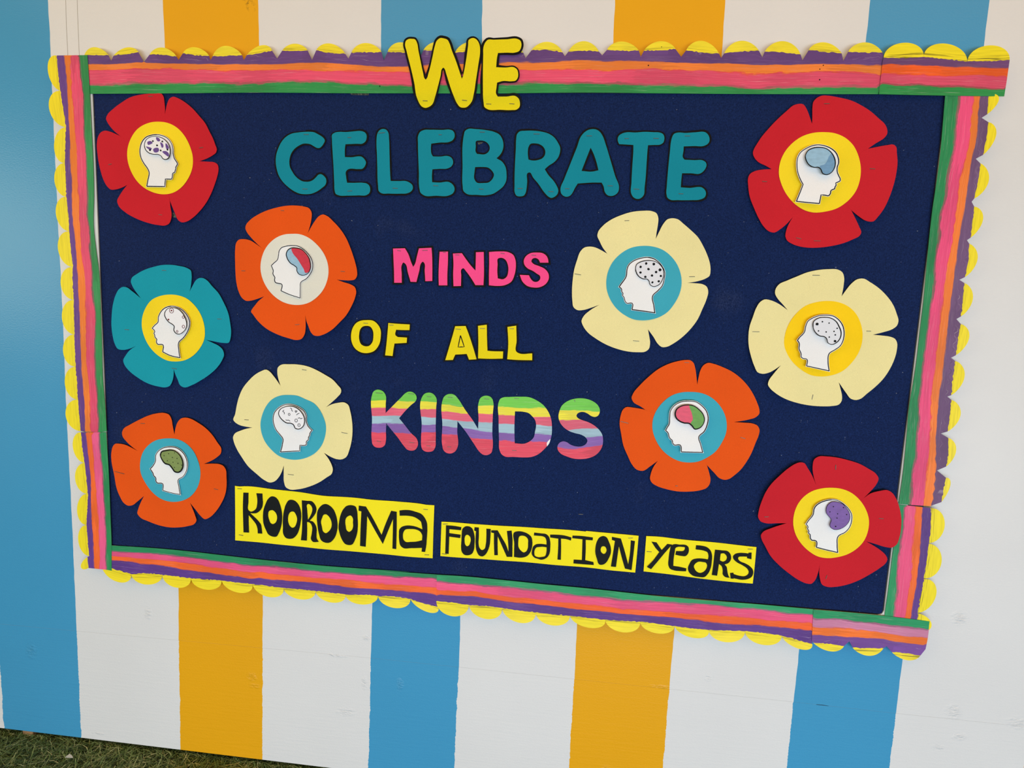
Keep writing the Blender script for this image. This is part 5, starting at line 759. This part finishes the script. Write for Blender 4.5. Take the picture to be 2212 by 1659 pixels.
for B in BORDER:
    d = B['d'] * 1e-3; nm = B['n']
    inner = spline(B['inner'], .02, closed=False)
    ea = P(B['ea'])[0] if B['ea'] else np.zeros((0, 2)); eb = P(B['eb'])[0] if B['eb'] else np.zeros((0, 2))
    chain, caps = [], []
    for s in B['sc']:
        p = [np.array(k) * 1e-4 for k in s]
        A, K, Z = p[:3]
        a, z = (p[3], p[4]) if len(p) == 5 else (A, Z)
        line = jag(a, z)
        # white-edged scallop arc from a over the peak to z
        mid = (a + z) / 2; tt = np.linspace(0, 1, 23)
        if len(p) == 5: bul = (4 * tt * (1 - tt)) ** 0.78
        else: bul = np.sqrt(np.clip(1 - (2 * tt - 1) ** 2, 0, 1)) ** 0.92; 
        u = tt if len(p) == 5 else (1 - np.cos(tt * np.pi)) / 2
        if len(p) != 5: bul = np.sin(tt * np.pi) ** 0.95
        arc = a + (z - a) * u[:, None] + (K - mid) * bul[:, None]
        caps.append((line, arc, a, z, K))
        if len(p) == 5: chain += [A[None], line, Z[None]]
        else: chain += [line]
    chain = np.concatenate(chain)
    loop = np.concatenate([inner, eb, chain[::-1], ea[::-1]])
    keep = np.linalg.norm(loop - np.roll(loop, 1, 0), axis=1) > 2e-4
    loop = loop[keep]
    ax = 0 if B['ax'] == 'x' else 1
    bd = []
    for row in B['bd']:
        r = np.array(sorted([(k[ax] * 1e-4, k[1 - ax] * 1e-4) for k in row])); bd.append(r)
    def band_uv(v2):
        t, c = v2[:, ax], v2[:, 1 - ax]
        lv = np.array([np.interp(t, r[:, 0], r[:, 1]) for r in bd])      # 5 x n
        sgn = np.sign(lv[4] - lv[0]); lv = lv * sgn; cc = c * sgn
        out = np.zeros(len(c))
        for k in range(4):
            w = np.clip((cc - lv[k]) / np.maximum(lv[k + 1] - lv[k], 1e-5), 0, 1); out += w
        return np.stack([t + hash(nm) % 7 * 0 + d * 400, np.minimum(out, 3.9)], 1)
    c0 = loop.mean(0); org = np.array((c0[0], 0, c0[1]))
    root = thing('border_strip', BLAB[nm], 'border', org, 'painted scalloped border strips around the noticeboard')
    cc = BCOL[nm]
    M['b_' + nm] = band_mat('bands_' + nm, cc[:4], [cc[4], None, None, None], [None, tuple(int(.5 * a + .5 * c) for a, c in zip(cc[1], (226, 70, 22))), tuple(int(.35 * a + .65 * c) for a, c in zip(cc[2], cc[3])), None])
    M['y_' + nm] = yellow_paint('scallop_' + nm, (244, 222, 34) if 'top_long' not in nm else (242, 220, 46), 0.9 if nm in ('top_right', 'right_lower', 'bottom_right') else (0.55 if 'bottom' in nm else 0.35))
    vv, ff = triangulate([loop], grid=.011)
    y = np.full(len(vv), d)
    vs, fs, nt, ns = sheet(vv, ff, y, .0005)
    uv = band_uv(vv)
    obj('painted_band', vs, fs, M['b_' + nm], root, uv=np.concatenate([uv, uv]), origin=org)
    for (line, arc, a, z, K) in caps:
        L = np.concatenate([arc, line[::-1][1:-1]])
        vv, ff = triangulate([L], grid=.008)
        ch = (z - a) / np.linalg.norm(z - a); nr = K - (a + z) / 2; nr -= ch * nr.dot(ch); hgt = np.linalg.norm(nr); nr /= hgt
        h = (vv - a) @ nr
        lift = rng.uniform(.000, .003) if 'bottom' not in nm else rng.uniform(.001, .004)
        vs, fs, nt, ns = sheet(vv, ff, d + np.clip(h / hgt, 0, 1) ** 1.5 * lift, .0005)
        uv = np.stack([(vv - a) @ ch + a[0] * 7, h], 1)
        obj('scallop', vs, fs, M['y_' + nm], root, uv=np.concatenate([uv, uv]), origin=org)

    if nm == 'top_long':
        for (x, z, r) in [(0.1574, 1.7221, 0.00135), (0.5056, 1.722, 0.00108), (0.4996, 1.7146, 0.00108), (0.5012, 1.6944, 0.00135), (0.5685, 1.7563, 0.00108), (0.5881, 1.7606, 0.00108), (-0.4175, 1.6795, 0.00135), (0.1816, 1.7583, 0.00081)]:
            c = circle((x, z), r, 8); vs, fs, _, _ = sheet(c, np.array([(0, i, i + 1) for i in range(1, 7)]), d + .0018 if z > 1.76 else d + .0004, .0003)
            obj('paint_drip', vs, fs, M['ink'], root, origin=org)

# ============================================================ cut-out letters
ORD = ['first', 'second', 'third', 'fourth', 'fifth', 'sixth', 'seventh', 'eighth', 'ninth']
INK = {'WE': .0046, 'CELEBRATE': .0036, 'MINDS': .0036, 'OF': .0036, 'ALL': .0036}
DESC = {'WE': ('yellow paper', 'outlined in black'), 'CELEBRATE': ('teal paper', 'with a thin black edge'), 'MINDS': ('hot pink paper', 'with a black edge'),
        'OF': ('small yellow paper', 'with a black edge'), 'ALL': ('small yellow paper', 'with a black edge'), 'KINDS': ('rainbow-banded paper', 'with rounded ends')}
LMAT = {'WE': 'letter_yellow', 'CELEBRATE': 'letter_teal', 'MINDS': 'letter_pink', 'OF': 'letter_yellow', 'ALL': 'letter_yellow'}
M['rainbow'] = band_mat('rainbow_bands', [(112, 202, 66), (238, 224, 50), (226, 92, 116), (160, 190, 202), (132, 90, 166), (220, 66, 86)], None, None, 6, 0.15, 0.10)
cnt = {}
for T in LETTERS:
    w, ch = T['w'], T['ch']; i = cnt.get(w, 0); cnt[w] = i + 1
    d = T['d'] * 1e-3
    fills = [spline(s, .0035) for s in T['loops']]
    c0 = (fills[0].min(0) + fills[0].max(0)) / 2; org = np.array((c0[0], 0, fills[0][:, 1].min()))
    word = w if w not in ('OF', 'ALL') else w
    lab = '%s letter %s %s, %s letter of the word %s' % (DESC[w][0], ch, DESC[w][1], ORD[i], w)
    root = thing('paper_letter', lab, 'letter', org, 'cut-out letters of the word ' + w)
    z0, z1 = fills[0][:, 1].min(), fills[0][:, 1].max(); H = z1 - z0
    ph = rng.uniform(0, 6); am = {'WE': 0, 'CELEBRATE': .0012, 'MINDS': .0065, 'OF': .006, 'ALL': .006, 'KINDS': .0006}[w] * rng.uniform(.6, 1.2)
    def dep(v2):
        s = (z1 - v2[:, 1]) / H
        if w == 'WE':
            t = np.clip((1.6635 - v2[:, 1]) / .022, 0, 1); t = t * t * (3 - 2 * t)
            return d - .0068 * t + .0015 * np.clip((v2[:, 1] - 1.70) / .08, 0, 1) ** 2
        if w in ('MINDS', 'OF', 'ALL'): return d - .0012 + am * np.clip(s - .12, 0, 1) ** 1.3
        return d + am * (.5 + .5 * np.sin(s * 5 + ph)) 
    if w == 'KINDS':
        vv, ff = triangulate(fills, grid=.006)
        bd = [np.array(sorted([(k[0] * 1e-4, k[1] * 1e-4) for k in r])) for r in T['band']]
        lv = np.array([np.interp(vv[:, 0], r[:, 0], r[:, 1]) for r in bd])
        out = np.zeros(len(vv))
        for k in range(6): out += np.clip((lv[k] - vv[:, 1]) / np.maximum(lv[k] - lv[k + 1], 1e-5), 0, 1)
        uv = np.stack([vv[:, 0] + i * .7, out], 1)
        vs, fs, nt, ns = sheet(vv, ff, dep(vv), .0004)
        obj('painted_face', vs, fs, M['rainbow'], root, uv=np.concatenate([uv, uv]), origin=org)
        if 'patch' in T:
            L = spline(T['patch'], .003); vv, ff = triangulate([L])
            vs, fs, nt, ns = sheet(vv, ff, dep(vv) + .00025, .0002)
            r = obj('bare_patch', vs, fs, M['head_white'], root, origin=org); r['label'] = 'unpainted white corner of the paper'
    else:
        outer = []
        for k, L in enumerate(fills):
            n = len(L)
            b = np.interp(np.arange(n), np.linspace(0, n, max(4, n // 9)), rng.uniform(.55, 1.3, max(4, n // 9)))
            b[-3:] = b[:3][::-1]
            outer.append(offset_loop(L, 1.0 * (1 if k == 0 else -1) * INK[w]) * 0 + (L + (offset_loop(L, (1 if k == 0 else -1) * INK[w]) - L) * b[:, None]))
        vv, ff = triangulate(outer, grid=.012, marks=fills)
        isin = inside(vv[ff].mean(1), fills)
        vs, fs, nt, ns = sheet(vv, ff, dep(vv), .0004)
        mi = [0 if q else 1 for q in isin] + [1] * nt + [1] * ns
        J = Join(); J.add(vs, fs, mi)
        if 'ink' in T:
            L = spline(T['ink'], .004); L = np.concatenate([L, L[:1]])
            v, f = ribbon(L, .0022, dep(L) + .0002); J.add(v, f, 1)
        J.out('letter_face', [M[LMAT[w]], M['ink']], root, org)
    for s in T['st']:
        sv = np.array([s[:2], s[2:]]) * 1e-4
        staple(s, float(dep(sv).max()) + .0002, root, org)

# ============================================================ yellow word strips with black letters
SLAB = ['largest yellow paper strip, eight black cut-out letters, under the cream flower at lower left',
        'middle yellow paper strip, ten black cut-out letters, right of the largest strip',
        'right-hand yellow paper strip, five black cut-out letters, beside the lowest red flower']
for i, S in enumerate(STRIPS):
    d = S['d'] * 1e-3
    L = spline(S['out'], .01)
    c0 = L.mean(0); org = np.array((c0[0], 0, c0[1]))
    root = thing('word_strip', SLAB[i], 'word strip', org, 'yellow word strips along the bottom of the board')
    vv, ff = triangulate([L], grid=.012)
    bow = lambda v: d + .0012 * (.5 + .5 * np.sin(v[:, 0] * 55 + i))
    vs, fs, _, _ = sheet(vv, ff, bow(vv), .0004)
    obj('paper_backing', vs, fs, M['strip_yellow'], root, origin=org)
    if i == 1:                                                   # this strip was pieced from two sheets
        vv, ff = triangulate([np.array([(0.1099, 0.7089), (0.2067, 0.7074), (0.206, 0.6637), (0.205, 0.6193), (0.153, 0.6199), (0.1135, 0.6218), (0.1116, 0.6678)])], grid=.012)
        vs, fs, _, _ = sheet(vv, ff, bow(vv) + .0004, .0003)
        obj('paper_backing', vs, fs, M['strip_yellow'], root, origin=org)
    for G in S['L']:
        lp = [spline(s, .0032) for s in G]
        vv, ff = triangulate(lp, grid=.01)
        z0, z1 = lp[0][:, 1].min(), lp[0][:, 1].max()
        lift = rng.choice([.0002, .0003, .0012, .0025])
        vs, fs, _, _ = sheet(vv, ff, bow(vv) + .0009 + lift * np.clip((z1 - vv[:, 1]) / (z1 - z0), 0, 1) ** 2, .0004)
        obj('black_letter', vs, fs, M['black_paper'], root, origin=org)
    for s in S['st']:
        sv = np.array([s[:2], s[2:]]) * 1e-4
        staple(s, float(bow(sv).max()) + .0003, root, org)

# ============================================================ paper flowers
FM = {'F1': ('card_red', 'disc_yellow', 'head_white', 'brainwhite'), 'F2': ('card_red', 'disc_yellow', 'head_white', 'brainblue'), 'F3': ('card_orange', 'disc_white', 'head_white', 'brainblue'),
      'F4': ('card_cream', 'disc_blue', 'head_white', 'braingrey'), 'F5': ('card_teal', 'disc_yellow', 'head_white', 'brainwhite'), 'F6': ('card_cream', 'disc_gold', 'head_white', 'braingrey'),
      'F7': ('card_cream', 'disc_blue', 'head_white', 'brainwhite'), 'F8': ('card_orange', 'disc_blue', 'head_white', 'brainpink'), 'F9': ('card_orange', 'disc_blue', 'head_white', 'brainolive'),
      'F0': ('card_red', 'disc_yellow', 'head_white', 'brainpurple')}
FLAB = {'F1': 'red paper flower holding a head with purple-scribbled brain, top left of the board',
        'F2': 'red paper flower holding a head with light blue brain, top right of the board',
        'F3': 'orange paper flower with white centre and half red, half blue brain',
        'F4': 'cream paper flower with blue centre and black-dotted white brain, beside the word MINDS',
        'F5': 'teal paper flower with yellow centre at the left edge of the board',
        'F6': 'cream paper flower with yellow centre near the right border',
        'F7': 'cream paper flower with blue centre, squiggly brain drawing, left of the word KINDS',
        'F8': 'orange paper flower holding a half pink, half green brain, right of the word KINDS',
        'F9': 'orange paper flower holding an olive green brain, bottom left of the board',
        'F0': 'red paper flower holding a purple brain, overlapping the border at lower right'}
for key, Fd in FLOWERS.items():
    pm, dm, hm, bmn = FM[key]
    d, dh, db = Fd['d'] * 1e-3, Fd['dh'] * 1e-3, Fd['db'] * 1e-3
    p, cflag = P(Fd['pet']); disc = spline(Fd['disc'], .006)
    c0 = disc.mean(0); rd = np.mean(np.linalg.norm(disc - c0, axis=1))
    org = np.array((c0[0], 0, c0[1]))
    root = thing('paper_flower', FLAB[key], 'flower', org, 'paper flowers with head cut-outs on the noticeboard')
    st = np.array([((s[0] + s[2]) / 2, (s[1] + s[3]) / 2) for s in Fd['st']]) * 1e-4
    idx = [i for i, c in enumerate(cflag) if c]
    toks = Fd['pet'].split(); toks = toks[idx[0]:] + toks[:idx[0]]
    tips = [i for i, t in enumerate(toks) if t.endswith('!')] + [len(toks)]
    def plift(v2, k, amp, tw, t):
        if len(st): ds = np.min(np.linalg.norm(v2[:, None] - st[None], axis=2), axis=1)
        else: ds = np.full(len(v2), 1.0)
        sm = np.clip(ds / .055, 0, 1); sm = sm * sm * (3 - 2 * sm)
        rel = v2 - c0; r = np.linalg.norm(rel, axis=1) + 1e-6
        tt = np.clip((r - rd * .9) / (rd * 1.1), 0, 1.3)
        return amp * tt ** 1.5 * (.25 + .75 * sm) + tw * np.sin(np.arctan2(rel[:, 1], rel[:, 0]) * 3 + k) * tt ** 2 * sm
    nP = len(tips) - 1
    for k in range(nP):
        seg = toks[tips[k]:tips[k + 1]] + [toks[tips[k + 1] % len(toks)]]
        L = spline(' '.join(seg), .005, closed=False)
        # petal wedge: rings from inside the centre disc out to the cut edge
        ts = np.array([.30, .45, .58, .70, .80, .88, .95, 1.0])
        V2 = np.concatenate([c0 + (L - c0) * t for t in ts])
        # keep the inner rings on straight rays between the two slit tips
        m = len(L)
        ra, rb = np.linalg.norm(L[0] - c0), np.linalg.norm(L[-1] - c0)
        a0 = math.atan2(*(L[0] - c0)[::-1]); a1 = math.atan2(*(L[-1] - c0)[::-1])
        while a1 > a0: a1 -= 2 * math.pi
        s = np.linspace(0, 1, m)
        base = c0 + np.stack([np.cos(a0 + (a1 - a0) * s), np.sin(a0 + (a1 - a0) * s)], 1) * (rd * .55)
        V2 = np.concatenate([base + (L - base) * ((t - .30) / .70) for t in ts])
        nr = len(ts); q = []
        for r in range(nr - 1):
            for j in range(m - 1):
                q.append((r * m + j, r * m + j + 1, (r + 1) * m + j + 1)); q.append((r * m + j, (r + 1) * m + j + 1, (r + 1) * m + j))
        f = np.array(q)
        A, Bq, Cq = V2[f[:, 0]], V2[f[:, 1]], V2[f[:, 2]]
        ar = (Bq[:, 0]-A[:, 0]) * (Cq[:, 1]-A[:, 1]) - (Bq[:, 1]-A[:, 1]) * (Cq[:, 0]-A[:, 0])
        f[ar < 0] = f[ar < 0][:, ::-1]
        amp = rng.uniform(.0012, .0065); tw = rng.uniform(-.0025, .0025)
        vs, fs, _, _ = sheet(V2, f, d + plift(V2, k * 2.1, amp, tw, None), .00045)
        obj('petal', vs, fs, M[pm], root, origin=org, smooth=True)
    # centre disc
    vv, ff = triangulate([disc], grid=.012)
    vs, fs, _, _ = sheet(vv, ff, d + .0009 + .0006 * np.sin(vv[:, 0] * 60) * np.sin(vv[:, 1] * 50 + 1), .0004)
    obj('flower_centre', vs, fs, M[dm], root, origin=org)
    # head silhouette, its ink line drawn just inside the cut edge
    hl = spline(Fd['head'], .003)
    hc = hl.mean(0)
    hz = lambda v: dh - .0012 - (dh - d - .0024) * np.clip(1 - np.linalg.norm(v - hc, axis=1) / .045, 0, 1) ** .8 * .55
    vv, ff = triangulate([hl], grid=.008)
    vs, fs, _, _ = sheet(vv, ff, hz(vv), .0003)
    J = Join(); J.add(vs, fs, 0)
    ins = offset_loop(hl, -.0017)
    wd_ = np.interp(np.arange(len(ins)), np.linspace(0, len(ins), 9), rng.uniform(.0014, .0022, 9))
    v, f = ribbon(ins, wd_, hz(ins) + .00025, True); J.add(v, f, 1)
    head = J.out('head_cutout', [M[hm], M['ink']], root, org)
    # brain: raised piece with its paint and pen marks
    bl = spline(Fd['brain'], .003)
    mats = [M[bmn], M['ink']] + [M[q[0]] for q in Fd['patch']] + ([M['redink']] if key == 'F5' else [])
    J = Join()
    vv, ff = triangulate([bl], grid=.008); vs, fs, _, _ = sheet(vv, ff, db, .0003); J.add(vs, fs, 0)
    for k, (mn, s) in enumerate(Fd['patch']):
        L = spline(s, .003); vv, ff = triangulate([L]); vs, fs, _, _ = sheet(vv, ff, db + .0002, .00015); J.add(vs, fs, 2 + k)
    iw = {'F9': .0030, 'F8': .0028, 'F0': .0008}.get(key, .0019)
    n = len(bl)
    v, f = ribbon(offset_loop(bl, -.0004), np.interp(np.arange(n), np.linspace(0, n, 8), iw * rng.uniform(.6, 1.2, 8)), db + .0004, True); J.add(v, f, 1)
    ic = 1 if key != 'F5' else len(mats) - 1
    def disk(c, r):
        L = circle(c, r, 9); L = L + rng.normal(0, r * .08, L.shape)
        return np.stack([L[:, 0], np.full(9, -(db + .00045)), L[:, 1]], 1), [tuple(range(9))]
    for (x, z, r) in Fd['dots']:
        v, f = disk((x * 1e-4, z * 1e-4), r * 1.25e-4); J.add(v, f, ic)
    for (x, z, r) in Fd['rings']:
        v, f = ribbon(circle((x * 1e-4, z * 1e-4), r * 1e-4, 14, 1.15), .0011, db + .00045, True); J.add(v, f, ic)
    for s in Fd['strokes']:
        v, f = ribbon(spline(s, .0015, closed=False), .0013, db + .00045); J.add(v, f, 1)
    brain = obj('brain', np.concatenate(J.v), J.f, mats, head, J.m, origin=org)
    for s in Fd['st']:
        sv = np.array([s[:2], s[2:]]) * 1e-4
        staple(s, d + float(plift(sv, 0, .002, 0, None).max()) + .0004, root, org)

# ============================================================ odds and ends on the felt
def bit(name, pts, y, label, cat, mat):
    L = np.array(pts); vv, ff = triangulate([L]); vs, fs, _, _ = sheet(vv, ff, y, .0003)
    c = L.mean(0); o = obj(name, vs, fs, mat, origin=np.array((c[0], -y, c[1]))); tag(o, label, cat); return o
bit('tape_scrap', TAPE1, FELT + .0006, 'torn dark tape scrap hanging under the top border, left of the W', 'tape', M['tape'])
bit('tape_scrap', TAPE2, FELT + .0006, 'dark tape scrap showing in the lower slit of the top left red flower', 'tape', M['tape'])
bit('tape_scrap', TAPE3, FELT + .0006, 'grey tape scrap in the upper hole of the teal letter B', 'tape', M['tape'])
s = STAPLE1
o = staple(s, FELT + .0005, None, np.array((s[0] * 1e-4, -FELT, s[1] * 1e-4)))
tag(o, 'bare staple left in the navy felt above the middle word strip', 'staple')
